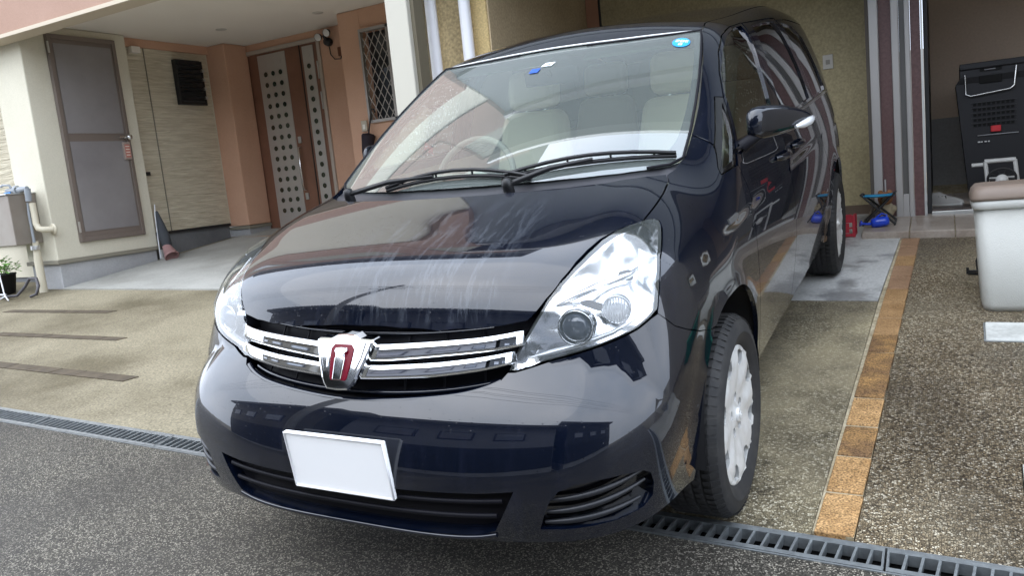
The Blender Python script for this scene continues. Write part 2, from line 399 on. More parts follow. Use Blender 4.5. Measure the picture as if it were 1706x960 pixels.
# ------------------------------------------------------------------ car materials
def paint_mat():
    m = mat('navy_black_paint', (.0013, .0030, .0085), .22, spec=.5, coat=1, coat_rough=.012); t, n, l, b = nodes(m); b.inputs['Coat IOR'].default_value = 1.62; b.inputs['Specular IOR Level'].default_value = .12
    tcn = n.new('ShaderNodeTexCoord'); mp = n.new('ShaderNodeMapping'); mp.inputs['Scale'].default_value = (9, 1.3, 1.3)
    ns = N(t, 'ShaderNodeTexNoise', inp={'Scale': 2.6, 'Detail': 9, 'Roughness': .72}); l.new(tcn.outputs['Object'], mp.inputs[0]); l.new(mp.outputs[0], ns.inputs['Vector'])
    r = ramp(t, [(.55, (.012,) * 3), (.72, (.075,) * 3)]); l.new(ns.outputs[0], r.inputs[0]); l.new(r.outputs[0], b.inputs['Coat Roughness'])
    r2 = ramp(t, [(.50, (.0013, .0030, .0085)), (.72, (.005, .007, .016))]); l.new(ns.outputs[0], r2.inputs[0]); l.new(r2.outputs[0], b.inputs['Base Color'])
    # dried water streaks running down the front of the bonnet
    sx_ = n.new('ShaderNodeSeparateXYZ'); l.new(tcn.outputs['Object'], sx_.inputs[0])
    def band(sock, a0, a1, b0, b1):
        u = N(t, 'ShaderNodeMapRange', interpolation_type='SMOOTHSTEP', inp={'From Min': a0, 'From Max': a1}); v_ = N(t, 'ShaderNodeMapRange', interpolation_type='SMOOTHSTEP', inp={'From Min': b0, 'From Max': b1, 'To Min': 1, 'To Max': 0}); q_ = N(t, 'ShaderNodeMath', operation='MULTIPLY')
        l.new(sock, u.inputs[0]); l.new(sock, v_.inputs[0]); l.new(u.outputs[0], q_.inputs[0]); l.new(v_.outputs[0], q_.inputs[1]); return q_.outputs[0]
    bx_, by_, bz_ = band(sx_.outputs[0], -.22, .05, .34, .46), band(sx_.outputs[1], .20, .30, .52, .80), band(sx_.outputs[2], .78, .80, 1.1, 1.2)
    m1 = N(t, 'ShaderNodeMath', operation='MULTIPLY'); l.new(bx_, m1.inputs[0]); l.new(by_, m1.inputs[1]); m2 = N(t, 'ShaderNodeMath', operation='MULTIPLY'); l.new(m1.outputs[0], m2.inputs[0]); l.new(bz_, m2.inputs[1])
    mp2 = n.new('ShaderNodeMapping'); mp2.inputs['Scale'].default_value = (46, 7, 7); l.new(tcn.outputs['Object'], mp2.inputs[0]); ns2 = N(t, 'ShaderNodeTexNoise', inp={'Scale': 1.0, 'Detail': 7, 'Roughness': .7, 'Distortion': .4}); l.new(mp2.outputs[0], ns2.inputs['Vector'])
    rs = ramp(t, [(.50, (0, 0, 0)), (.60, (1, 1, 1))]); l.new(ns2.outputs[0], rs.inputs[0]); m3 = N(t, 'ShaderNodeMath', operation='MULTIPLY'); l.new(m2.outputs[0], m3.inputs[0]); l.new(rs.outputs[0], m3.inputs[1])
    cm = N(t, 'ShaderNodeMix', data_type='RGBA'); cm.inputs[7].default_value = (.030, .035, .045, 1); l.new(m3.outputs[0], cm.inputs[0]); l.new(r2.outputs[0], cm.inputs[6]); l.new(cm.outputs[2], b.inputs['Base Color'])
    rm2 = N(t, 'ShaderNodeMix', data_type='RGBA'); rm2.inputs[7].default_value = (.10, .10, .10, 1); l.new(m3.outputs[0], rm2.inputs[0]); l.new(r.outputs[0], rm2.inputs[6]); l.new(rm2.outputs[2], b.inputs['Coat Roughness'])
    # rain beads
    v = N(t, 'ShaderNodeTexVoronoi', inp={'Scale': 150}); l.new(tcn.outputs['Object'], v.inputs['Vector'])
    sp_ = n.new('ShaderNodeSeparateColor'); l.new(v.outputs['Color'], sp_.inputs[0])
    big = N(t, 'ShaderNodeTexNoise', inp={'Scale': 3.0, 'Detail': 3}); l.new(tcn.outputs['Object'], big.inputs['Vector'])
    a = N(t, 'ShaderNodeMath', operation='MULTIPLY_ADD'); a.inputs[1].default_value = -1.0; a.inputs[2].default_value = 1.36; l.new(big.outputs[0], a.inputs[0])
    gt = N(t, 'ShaderNodeMath', operation='GREATER_THAN'); l.new(sp_.outputs[0], gt.inputs[0]); l.new(a.outputs[0], gt.inputs[1])
    dd = N(t, 'ShaderNodeMapRange', inp={'From Min': 0.0, 'From Max': .28, 'To Min': 1, 'To Max': 0}); l.new(v.outputs['Distance'], dd.inputs[0])
    mu = N(t, 'ShaderNodeMath', operation='MULTIPLY'); l.new(dd.outputs[0], mu.inputs[0]); l.new(gt.outputs[0], mu.inputs[1])
    bp = N(t, 'ShaderNodeBump', inp={'Strength': .22, 'Distance': .0012}); l.new(mu.outputs[0], bp.inputs['Height']); l.new(bp.outputs[0], b.inputs['Coat Normal'])
    return m
def glass_mat(name, tint, drops=0, boost=1.0, haze_veil=0):
    m = bpy.data.materials.new(name); m.use_nodes = True; t = m.node_tree; n = t.nodes; l = t.links; n.clear()
    o = n.new('ShaderNodeOutputMaterial'); tr = n.new('ShaderNodeBsdfTransparent'); tr.inputs[0].default_value = (*tint, 1)
    gl = n.new('ShaderNodeBsdfGlossy'); gl.inputs['Roughness'].default_value = .004; gl.inputs[0].default_value = (1, 1, 1, 1)
    fr = N(t, 'ShaderNodeFresnel', inp={'IOR': 1.52}); a = N(t, 'ShaderNodeMath', operation='MULTIPLY'); a.inputs[1].default_value = 2 * boost; c = N(t, 'ShaderNodeMath', operation='ADD'); c.inputs[1].default_value = 1; d = N(t, 'ShaderNodeMath', operation='DIVIDE', use_clamp=True)
    l.new(fr.outputs[0], a.inputs[0]); l.new(fr.outputs[0], c.inputs[0]); l.new(a.outputs[0], d.inputs[0]); l.new(c.outputs[0], d.inputs[1])
    mx_ = n.new('ShaderNodeMixShader'); l.new(d.outputs[0], mx_.inputs[0]); l.new(tr.outputs[0], mx_.inputs[1]); l.new(gl.outputs[0], mx_.inputs[2])
    last = mx_
    if haze_veil:
        dd_ = n.new('ShaderNodeBsdfDiffuse'); dd_.inputs[0].default_value = (.80, .90, .85, 1); m3_ = n.new('ShaderNodeMixShader'); m3_.inputs[0].default_value = haze_veil; l.new(mx_.outputs[0], m3_.inputs[1]); l.new(dd_.outputs[0], m3_.inputs[2]); last = m3_  # pale diffuse veil paints haze and reflections over the glass
    if drops:
        tcn = n.new('ShaderNodeTexCoord'); v = N(t, 'ShaderNodeTexVoronoi', inp={'Scale': 110}); l.new(tcn.outputs['Object'], v.inputs['Vector'])
        sp_ = n.new('ShaderNodeSeparateColor'); l.new(v.outputs['Color'], sp_.inputs[0]); big = N(t, 'ShaderNodeTexNoise', inp={'Scale': 3.5, 'Detail': 5}); l.new(tcn.outputs['Object'], big.inputs['Vector'])
        q = N(t, 'ShaderNodeMath', operation='MULTIPLY_ADD'); q.inputs[1].default_value = -1.6; q.inputs[2].default_value = 1.75 - drops; l.new(big.outputs[0], q.inputs[0])
        gt = N(t, 'ShaderNodeMath', operation='GREATER_THAN'); l.new(sp_.outputs[0], gt.inputs[0]); l.new(q.outputs[0], gt.inputs[1])
        lt = N(t, 'ShaderNodeMath', operation='LESS_THAN'); lt.inputs[1].default_value = .33; l.new(v.outputs['Distance'], lt.inputs[0]); mu = N(t, 'ShaderNodeMath', operation='MULTIPLY'); l.new(gt.outputs[0], mu.inputs[0]); l.new(lt.outputs[0], mu.inputs[1])
        k = N(t, 'ShaderNodeMath', operation='MULTIPLY'); k.inputs[1].default_value = .5; l.new(mu.outputs[0], k.inputs[0])
        df = n.new('ShaderNodeBsdfTranslucent'); df.inputs[0].default_value = (.8, .85, .85, 1); m2 = n.new('ShaderNodeMixShader'); l.new(k.outputs[0], m2.inputs[0]); l.new(mx_.outputs[0], m2.inputs[1]); l.new(df.outputs[0], m2.inputs[2]); last = m2
    l.new(last.outputs[0], o.inputs[0]); return m
M_PAINT = paint_mat()
M_GLASS = glass_mat('windscreen_glass', (.80, .90, .85), boost=1.3, haze_veil=.085); M_SIDE = glass_mat('side_glass', (.78, .90, .78), drops=.24, haze_veil=.05); M_PRIV = glass_mat('privacy_glass', (.10, .11, .11)); M_LENS = glass_mat('clear_lens', (.97, .98, .99), haze_veil=.035)
M_BLK = mat('black_plastic', (.006, .006, .009), .5, spec=.18, bump=(300, .1, 2, .001)); M_COWL = mat('grey_cowl_plastic', (.035, .035, .04), .5)
M_GLB = mat('gloss_black', (.004, .004, .005), .12, coat=1); M_CHR = mat('chrome', (.86, .87, .88), .045, metal=1); M_SATIN = mat('wheel_silver', (.72, .72, .70), .42, metal=.25, coat=.15, var=(25, (.60, .59, .56), .45, .75))
M_TYRE = mat('tyre_rubber', (.022, .022, .023), .72, var=(9, (.05, .048, .045), .45, .8)); M_REFL = mat('lamp_reflector', (.84, .85, .87), .16, metal=1, bump=(7, .7, 1, .05)); M_FLUTE = mat('lamp_flutes', (.80, .82, .84), .2, metal=.6)
M_RED = mat('badge_red', (.13, .002, .012), .12, spec=.3); M_FRIT = mat('glass_border', (.03, .03, .032), .35, coat=.6); M_LINER = mat('dark_liner', (.008, .008, .009), .9)
M_PLATE = mat('plate_white', (.96, .96, .955), .4); M_BEIGE = mat('seat_cloth', (.60, .52, .42), .9, bump=(200, .3, 3, .002)); M_DASH = mat('dash_plastic', (.45, .44, .40), .7); M_HEAD = mat('headliner', (.72, .70, .64), .9)
M_RUB = mat('wiper_rubber', (.01, .01, .011), .38)
# ------------------------------------------------------------------ the car
CAR = thing('parked_minivan', (0, 2.3, 0), 'dark navy minivan with a chrome twin bar grille parked nose out on the drive', 'car', M=G4)
SKN = bpy.data.objects.new('body', None)
class CarPart:   # parts of the car are modelled in car coordinates; the root sits at its middle
    pass
_carinv = Matrix.Translation((0, -2.3, 0))
def carfix(o):
    o.matrix_parent_inverse = _carinv; return o
_n0 = len(bpy.data.objects)
def C_(o):
    if isinstance(o, list): return [C_(q) for q in o]
    o.parent = CAR; o.matrix_parent_inverse = _carinv; return o
def sub(o, par):
    if isinstance(o, list): return [sub(q, par) for q in o]
    o.parent = par; o.matrix_parent_inverse = Matrix.Identity(4); return o
S_ = lambda pts: [(-x, y, z) for x, y, z in pts[::-1]]
# -- key lines (right half)
hoodF = [(.0, .247, .776), (.13, .249, .776), (.25, .255, .779), (.36, .270, .785), (.44, .286, .792), (.506, .306, .800)]
hlIn = [(.521, .342, .836), (.537, .384, .868), (.558, .438, .899), (.578, .485, .921), (.602, .534, .941), (.629, .577, .954), (.658, .615, .961), (.686, .656, .964)]
hoodS = [(.688, .705, .976), (.688, .770, .989), (.682, .855, 1.004), (.666, .946, 1.019), (.651, .985, 1.036)]
hoodR = [(.58, .905, 1.045), (.505, .842, 1.044), (.40, .800, 1.044), (.30, .776, 1.043), (.15, .752, 1.04), (0, .745, 1.04)]
hlOut = [(.706, .689, .963), (.717, .694, .955), (.732, .670, .940), (.742, .632, .920), (.755, .565, .883), (.762, .520, .846), (.766, .482, .808), (.768, .456, .777)]
hlLow = [(.755, .429, .762), (.733, .390, .745), (.707, .353, .733), (.672, .316, .721), (.626, .281, .709), (.574, .253, .698), (.519, .229, .687), (.475, .212, .679)]
hlTip = [(.455, .208, .679)]
hlInLow = [(.471, .244, .725), (.489, .275, .763), (.504, .307, .798)]
HL = hlTip + hlInLow + hlIn + hlOut + hlLow
fbCut = [(.768, .450, .769), (.801, .476, .728), (.820, .513, .707), (.832, .580, .680), (.838, .660, .652)]
bTop = [(.440, .195, .665), (.40, .178, .652), (.33, .158, .638), (.20, .141, .625), (.08, .134, .617), (0, .132, .615)]
def arch(yc, a0, a1, n=26, ry=.355, rz=.385, zc=.31, e=2.35):
    out = []
    for i in range(n + 1):
        t_ = math.radians(a0 + (a1 - a0) * i / n); c, s_ = math.cos(t_), math.sin(t_)
        out.append((.84, yc - ry * math.copysign(abs(c) ** (2 / e), c), zc + rz * abs(s_) ** (2 / e) * (1 if s_ > 0 else -1)))
    return out
def pp(pts): return [tuple(map(float, p)) for p in pts]
# hood
hs_ = hoodF + hlIn + hoodS + hoodR
C_(panel('hood', 'A', hs_[:-1] + [hoodR[-1]] + S_(hs_)[1:-1], m=M_PAINT, sp=.016, gap=.002))
# bumper, with its intake and side vents
archF = arch(.885, 2, 62, 16)      # from front low point upwards
intk = [(.482, .110, .425), (.40, .10, .419), (.25, .08, .414), (.12, .07, .411), (0, .07, .410)]
intk_b = [(0, .08, .294), (.2, .085, .297), (.32, .09, .302), (.39, .095, .309), (.425, .10, .322)]
IN = intk + [(-x, y, z) for x, y, z in intk[-2::-1]] + [(-x, y, z) for x, y, z in intk_b[::-1]] + intk_b[1:]
FOG = [(.541, .127, .330), (.552, .130, .362), (.568, .135, .398), (.590, .145, .424), (.625, .160, .436), (.670, .185, .440), (.715, .230, .438), (.750, .275, .430), (.766, .29, .415), (.768, .30, .385), (.762, .299, .352), (.745, .275, .334), (.700, .220, .328), (.631, .161, .328), (.58, .14, .328)]
low = [(.80, .53, .222), (.77, .42, .222), (.72, .30, .222), (.62, .19, .222), (.5, .13, .222), (.3, .10, .222), (.15, .1, .222), (0, .1, .222)]
half = [(0, .132, .615)] + bTop[:-1][::-1] + hlTip + hlLow[::-1] + fbCut + archF[::-1][0:] + low
# archF reversed runs from the fender cut down to the low point
half = [(0, .132, .615)] + bTop[:-1][::-1] + hlTip + hlLow[::-1] + fbCut[:-1] + [p for p in arch(.885, 60, 2, 16)] + low
C_(panel('front_bumper', 'B', half + [(-x, y, z) for x, y, z in half[-2:0:-1]], holes=[IN, FOG, [(-x, y, z) for x, y, z in FOG]], th=.035, m=M_PAINT, sp=.024))
rec = C_(panel('intake_recess', 'B', IN, off=-.034, m=M_BLK, sp=.05, gap=-.004, flange=False))[0]
for f in (0, 1):
    fg = FOG if not f else [(-x, y, z) for x, y, z in FOG]
    fo = C_(panel('fog_recess', 'B', fg, off=-.030, m=M_GLB, sp=.04, gap=-.004, flange=False))[0]
    s_ = -1 if f else 1
    for zz, x0, x1 in ((.404, .566, .765), (.372, .553, .758), (.343, .546, .748)):
        pts = []
        for i in range(13):
            u = i / 12; x = x0 + (x1 - x0) * u; y = .135 + (x - .55) ** 2 * 3.6; pts.append((x, y, zz + .028 * u ** 2 * (1 if zz > .36 else .5) - .004))
        ln = skinline([(s_ * p[0], p[1], p[2]) for p in pts], 'B', -.014, 1)
        sl_ = MB(True); sl_.tube(ln, [.0045 + .004 * math.sin(math.pi * i / (len(ln) - 1)) for i in range(len(ln))], 8); sub(sl_.obj('slat', mat('slat_black', (.012, .013, .016), .38)), fo)
for zz in (.386, .346):
    ln = skinline([(x, .1, zz + .02 * (abs(x) / .45) ** 2 * .6) for x in np.linspace(-.455 + (.386 - zz) * .5, .455 - (.386 - zz) * .5, 17)], 'B', -.012, 2)
    b_ = MB(True); b_.tube(ln, .0065, 8); sub(b_.obj('slat', M_BLK), rec)
ln = skinline([(x, .1, .289 + .02 * (abs(x) / .43) ** 6) for x in np.linspace(-.43, .43, 21)], 'B', .001, 2)
b_ = MB(True); b_.tube(ln, .006, 8); C_(b_.obj('intake_lip', M_PAINT))
# grille cavity, bars, badge
cav = [(0, .24, .779)] + hoodF[1:] + [(.489, .275, .763), (.471, .244, .725), (.455, .208, .679)] + bTop
cavity = cav + [(-x, y, z) for x, y, z in cav[-2:0:-1]]
gr = C_(panel('grille', 'B', cavity, off=-.05, m=M_BLK, sp=.04, gap=-.006, flange=False))[0]
fr_o = panel('grille_frame', 'B', cavity, holes=[[toB_ for toB_ in cavity]] if False else (), off=-.012, m=M_BLK, sp=.05, gap=.0, flange=False)
bpy.data.objects.remove(fr_o[0])
rim = MB(True); rim.tube(skinline([(-x, y, z) for x, y, z in bTop[:-1]][::1] + bTop[::-1], 'B', -.012, 4), .010, 8); sub(rim.obj('grille_frame', M_PAINT), gr)
for zz, rr in ((.640, .008), (.768, .006)):
    rb = MB(True); rb.tube(skinline([(x, .2, zz + .035 * (abs(x) / .45) ** 2 * (1 if zz < .7 else .5)) for x in np.linspace(-.42, .42, 15)], 'B', -.03, 2), rr, 6); sub(rb.obj('slat', M_PAINT), gr)
for x in (-.36, -.24, .14, .26, .38):
    rb = MB(); q0 = onskin((x, .2, .635), 'B', -.046); q1 = onskin((x, .2, .772), 'B', -.046); rb.tube([q0, q1], .003, 4); sub(rb.obj('upright', M_BLK), gr)
def lerp(tab, x): return float(np.interp(abs(x), [a for a, b in tab], [b for a, b in tab]))
def bar(top, bot, xe, out):
    XS = np.linspace(-xe, xe, 49); prof = [(-.030, .15), (.3, .02), (.85, 0), (1, .06), (1, .35), (.95, .75), (.8, .97), (.3, 1), (-.030, .9)]
    rows = []
    for x in XS:
        zt, zb = lerp(top, x), lerp(bot, x); row = []; dy = None
        yt = .218 + .24 * x * x - (.744 + .055 * min(1, (abs(x) / .48) ** 1.6) * .5 - zt) * .62
        en = (abs(x) / xe) ** 10; yt += .022 * en
        pt = Vector((x, yt, zt)); pb = Vector((x, yt - (zt - zb) * .50, zb))
        for u, v in prof:
            p = pt.lerp(pb, v) + Vector((0, -1, .25)).normalized() * (out * u * (1 - .8 * en) if u > 0 else u); row.append(p)
        rows.append(row)
    g = MB(True); n_ = len(prof); vs = [p for r in rows for p in r]; g.add(vs, [(i * n_ + k, (i + 1) * n_ + k, (i + 1) * n_ + k + 1, i * n_ + k + 1) for i in range(48) for k in range(n_ - 1)])
    for e in (0, 48): g.add(rows[e], [tuple(range(n_))], False)
    return g.obj('chrome_bar', M_CHR, fix=True)
b1 = C_(bar([(0, .744), (.12, .748), (.26, .7555), (.37, .762), (.484, .771)], [(0, .704), (.116, .707), (.265, .7195), (.475, .7355)], .474, .014))
b2 = C_(bar([(0, .698), (.11, .700), (.27, .7095), (.465, .7265)], [(0, .662), (.113, .667), (.25, .674), (.385, .688), (.45, .697)], .452, .014))
eh = [(0, .780), (.030, .778), (.052, .769), (.103, .768), (.096, .745), (.081, .710), (.063, .672), (.052, .657), (.038, .645), (0, .643)]
ew = [(0, .757), (.030, .757), (.041, .746), (.039, .72), (.030, .675), (.026, .670), (0, .670)]
EX = -.012
def eplane(x, z, o): x, z = x * .93, .712 + (z - .712) * .95; return Vector((x + EX, .217 - (.78 - z) * .58 - o, z))
def prism_e(half_, o0, o1, m, name, bev):
    pl = half_ + [(-x, z) for x, z in half_[-2:0:-1]]
    return MB().hull([eplane(x, z, o0) for x, z in pl], [eplane(x, z, o1) for x, z in pl]).obj(name, m, bevel=bev, fix=True)
em = C_(prism_e(eh, -.03, .016, M_CHR, 'badge', .007))
sub(prism_e(ew, .0158, .0185, M_RED, 'badge_window', .001), em)
eb = [(0, .752), (.020, .750), (.022, .742), (.016, .735), (.0155, .729), (.0175, .724), (.0145, .673), (0, .673)]
sub(prism_e(eb, .018, .027, M_CHR, 'badge_bar', .003), em)
for s_ in (-1, 1):
    w_ = [(s_ * .052, .762), (s_ * .080, .764), (s_ * .070, .722), (s_ * .054, .690), (s_ * .045, .70)]
    sub(MB().hull([eplane(x, z, .0155) for x, z in w_], [eplane(x, z, .0195) for x, z in w_]).obj('badge_facet', M_CHR, bevel=.002, fix=True), em)
# number plate, blank
px0, pz, py = .165, .466, .064
pl = MB()
def plp(x, z, o): return Vector((x, py - .04 * (z) - o, pz + z))
pl.hull([plp(x, z, -.012) for x, z in ((-px0, -.0825), (px0, -.0825), (px0, .0825), (-px0, .0825))], [plp(x, z, 0.0) for x, z in ((-px0, -.0825), (px0, -.0825), (px0, .0825), (-px0, .0825))])
po = C_(pl.obj('licence_plate', M_PLATE, bevel=.004, fix=True)); po['label'] = 'blank white licence plate'
rm = MB(True); a_, b_ = px0 - .003, .0795
rm.tube([plp(x, z, .001) for x, z in ((-a_, -b_), (a_, -b_), (a_, b_), (-a_, b_), (-a_, -b_))], .0035, 8); sub(rm.obj('plate_rim', mat('plate_rim', (.80, .80, .81), .4)), po)
# headlamps
def lampbowl(d, P):
    return -np.minimum(.042, d * 1.1) - .012 * np.sin(P[:, 2] * 70 + P[:, 0] * 30) * np.minimum(1, d / .05)
for s_ in (1, -1):
    out = HL if s_ > 0 else [(-x, y, z) for x, y, z in HL]
    cover = C_(panel('headlight', 'B', out, offn=lambda d, P: np.minimum(.015, d * .45), off=-.001, m=M_LENS, sp=.02, gap=.003, flange=False))[0]
    sub(panel('reflector', 'B', out, off=-.012, m=M_REFL, sp=.014, gap=.006, flange=False, offn=lampbowl), cover)
    sub(panel('lamp_rim', 'B', out, holes=[[tuple(p) for p in out]] if False else (), off=-.062, m=M_BLK, sp=.03, gap=.0, flange=True, th=-.055), cover)
    def X(p): return (s_ * p[0], p[1], p[2])
    sidel = lambda c, r, dep, nm, mm, prof=None: None
    ax = Vector((s_ * .18, -1, .12)).normalized(); c = Vector(X((.598, .309, .768))) - ax * .034
    q = MB(True); q.lathe([(.046, -.03), (.046, .006), (.043, .011), (.040, .010), (.038, -.01)], c, ax, 36); sub(q.obj('lamp_ring', M_CHR), cover)
    q = MB(True); q.lathe([(.0385, -.004), (.034, .006), (.025, .013), (.013, .017), (.001, .018)], c, ax, 32); sub(q.obj('projector_lens', mat('projector_glass', (.10, .12, .16), .03, spec=1, coat=1)), cover)
    ax = Vector((s_ * .30, -1, .15)).normalized(); c = Vector(X((.686, .374, .796))) - ax * .034
    q = MB(True); q.lathe([(.036, -.03), (.036, .004), (.034, .007), (.032, .004)], c, ax, 36); sub(q.obj('lamp_ring', M_CHR), cover)
    q = MB(True); q.lathe([(.033, 0), (.028, .006), (.016, .010), (.001, .011)], c, ax, 30); tl = sub(q.obj('indicator_lens', M_FLUTE), cover)
    q = MB()
    for k in range(-4, 5):
        a_ = Vector((1, 0, 0)).cross(ax).normalized(); e_ = ax.cross(a_); h_ = math.sqrt(max(0, .031 ** 2 - (k * .0068) ** 2)); q.tube([c + e_ * k * .0068 + a_ * h_ + ax * .009, c + e_ * k * .0068 - a_ * h_ + ax * .009], .0016, 5)
    sub(q.obj('lens_flutes', M_CHR), cover)
    for k in range(6):
        p0_, p1_ = (.700 + k * .0075, .56 - k * .004, .915 - k * .002), (.706 + k * .0075, .49 - k * .006, .850 - k * .002)
        q = MB(True); q.tube([onskin(X(p0_), 'B', -.012), onskin(X(p1_), 'B', -.012)], .0022, 6); sub(q.obj('flute', M_FLUTE), cover)
    # inner dividing wing and lower shelf
    q = MB(True); q.tube([onskin(X(p), 'B', -.022) for p in ((.530, .36, .825), (.575, .38, .842), (.63, .43, .862), (.69, .49, .872), (.725, .53, .885))], [.004, .008, .010, .008, .004], 8); sub(q.obj('reflector_wing', M_REFL), cover)
    q = MB(True); q.tube([onskin(X(p), 'B', -.020) for p in ((.50, .25, .705), (.56, .27, .716), (.63, .30, .73), (.69, .35, .748), (.735, .41, .772))], [.003, .006, .007, .006, .003], 8); sub(q.obj('reflector_wing', M_FLUTE), cover)
# front fenders
dcut = [(.83, 1.40, .28), (.83, 1.385, .34), (.83, 1.36, .42), (.83, 1.335, .52), (.84, 1.318, .60), (.84, 1.312, .68), (.835, 1.316, .75), (.83, 1.33, .82), (.825, 1.335, .88), (.82, 1.32, .935), (.812, 1.297, .972), (.80, 1.277, 1.012)]
wA = [(.664, 1.03, 1.045), (.668, 1.12, 1.07), (.668, 1.22, 1.125)]
qlow = [(.735, 1.222, 1.085), (.752, 1.195, 1.058), (.762, 1.152, 1.020), (.775, 1.142, 1.002), (.798, 1.255, 1.013)]
fen = [(.688, .662, .967)] + hoodS + wA[:2] + wA[2:] + qlow + dcut[::-1] + [(.82, 1.26, .28)] + arch(.885, 178, 62, 26) + [(.838, .665, .655)] + fbCut[:-1][::-1] + hlOut[::-1]
C_(panel('front_fender', 'A', fen, m=M_PAINT, sp=.026, mirror=True))
# doors
barL = [(.777, 1.347, 1.09), (.757, 1.395, 1.145), (.722, 1.470, 1.222), (.695, 1.580, 1.310), (.67, 1.70, 1.385), (.65, 1.85, 1.447), (.645, 2.05, 1.490), (.635, 2.30, 1.503)]
dB = [(.66, 2.235, 1.43), (.70, 2.18, 1.32), (.75, 2.145, 1.18), (.80, 2.135, 1.05), (.84, 2.13, .7), (.82, 2.13, .28)]
g1 = [(.77, 1.375, 1.078), (.757, 1.425, 1.150), (.722, 1.500, 1.238), (.696, 1.585, 1.302), (.67, 1.735, 1.376), (.655, 1.885, 1.430), (.645, 2.08, 1.465), (.64, 2.235, 1.475), (.67, 2.165, 1.39), (.71, 2.11, 1.28), (.75, 2.075, 1.16), (.775, 2.065, 1.078)]
C_(panel('front_door', 'A', dcut + barL + dB, holes=[g1], m=M_PAINT, sp=.03, mirror=True))
C_(panel('door_window', 'A', g1, off=-.008, m=M_SIDE, sp=.05, gap=-.006, flange=False, mirror=True))
rC = [(.64, 2.97, 1.503), (.66, 3.03, 1.42), (.71, 3.11, 1.28), (.77, 3.17, 1.10), (.82, 3.19, .95), (.84, 3.21, .82)]
g2 = [(.65, 2.40, 1.474), (.65, 2.65, 1.482), (.65, 2.91, 1.480), (.68, 2.97, 1.38), (.73, 3.05, 1.22), (.77, 3.09, 1.09), (.78, 2.65, 1.080), (.775, 2.235, 1.076), (.75, 2.25, 1.16), (.71, 2.28, 1.28), (.67, 2.335, 1.39)]
arR = arch(3.675, 2, 178, 34)
iC = [i for i, p in enumerate(arR) if p[1] < 3.42 and p[2] < .665][-1]
C_(panel('sliding_door', 'A', dB[::-1] + [(.637, 2.315, 1.503)] + rC + arR[:iC + 1][::-1] + [(.82, 3.30, .28)], holes=[g2], m=M_PAINT, sp=.034, mirror=True))
C_(panel('rear_door_window', 'A', g2, off=-.008, m=M_PRIV, sp=.06, gap=-.006, flange=False, mirror=True))
g3 = [(.66, 3.08, 1.480), (.67, 3.37, 1.462), (.695, 3.55, 1.400), (.74, 3.66, 1.27), (.775, 3.76, 1.12), (.78, 3.75, 1.10), (.78, 3.24, 1.10), (.74, 3.17, 1.24), (.70, 3.11, 1.37)]
railB = [(.65, 3.3, 1.50), (.66, 3.7, 1.485), (.66, 4.02, 1.46)]
rend = [(.70, 4.06, 1.3), (.76, 4.08, 1.1), (.8, 4.08, .8), (.78, 4.08, .5), (.77, 4.08, .28)]
C_(panel('rear_quarter', 'A', [(.655, 2.99, 1.503)] + railB + rend + [(.8, 4.04, .28)] + arR[iC:][::-1] + rC[::-1][:-1], holes=[g3], m=M_PAINT, sp=.036, mirror=True))
C_(panel('quarter_window', 'A', g3, off=-.008, m=M_PRIV, sp=.06, gap=-.006, flange=False, mirror=True))
# quarter light ahead of the door
q0 = [(.742, 1.225, 1.087), (.752, 1.195, 1.058), (.762, 1.152, 1.020), (.775, 1.142, 1.002), (.798, 1.255, 1.013), (.777, 1.347, 1.09), (.757, 1.395, 1.145), (.722, 1.470, 1.222), (.700, 1.44, 1.228)]
qg = [(.762, 1.205, 1.045), (.775, 1.170, 1.018), (.785, 1.245, 1.030), (.770, 1.335, 1.095), (.752, 1.385, 1.15), (.72, 1.44, 1.205)]
C_(panel('quarter_light_frame', 'A', q0, holes=[qg], m=M_GLB, sp=.02, gap=.0015, mirror=True))
C_(panel('quarter_light', 'A', qg, off=-.006, m=M_SIDE, sp=.03, gap=-.004, flange=False, mirror=True))
# pillars and cant rail, roof
wsE = [(.668, 1.22, 1.125), (.655, 1.36, 1.20), (.636, 1.50, 1.285), (.612, 1.64, 1.365), (.588, 1.76, 1.432), (.576, 1.812, 1.461)]
rline = [(.575, 1.95, 1.52), (.57, 2.2, 1.55), (.565, 2.6, 1.57), (.56, 3.2, 1.575), (.56, 3.7, 1.55), (.57, 4.02, 1.52)]
C_(panel('roof_pillar', 'A', wsE + rline + railB[::-1] + [(.655, 2.99, 1.503), (.64, 2.97, 1.503), (.637, 2.315, 1.503)] + barL[::-1][:5] + [(.722, 1.470, 1.222), (.700, 1.44, 1.228), (.742, 1.225, 1.087)], m=M_PAINT, sp=.024, mirror=True))
wsT = [(.576, 1.812, 1.461), (.45, 1.765, 1.47), (.3, 1.725, 1.475), (.15, 1.705, 1.478), (0, 1.70, 1.478)]
rf = wsT[::-1] + rline
C_(panel('roof', 'A', rf + [(-x, y, z) for x, y, z in rf[:0:-1]], m=M_PAINT, sp=.045))
ln = skinline([(-x, y, z) for x, y, z in wsT[:-1]] + wsT[::-1], 'A', .0045, 4); q = MB(True); q.tube(ln, .0035, 6); C_(q.obj('windscreen_trim', M_SATIN))
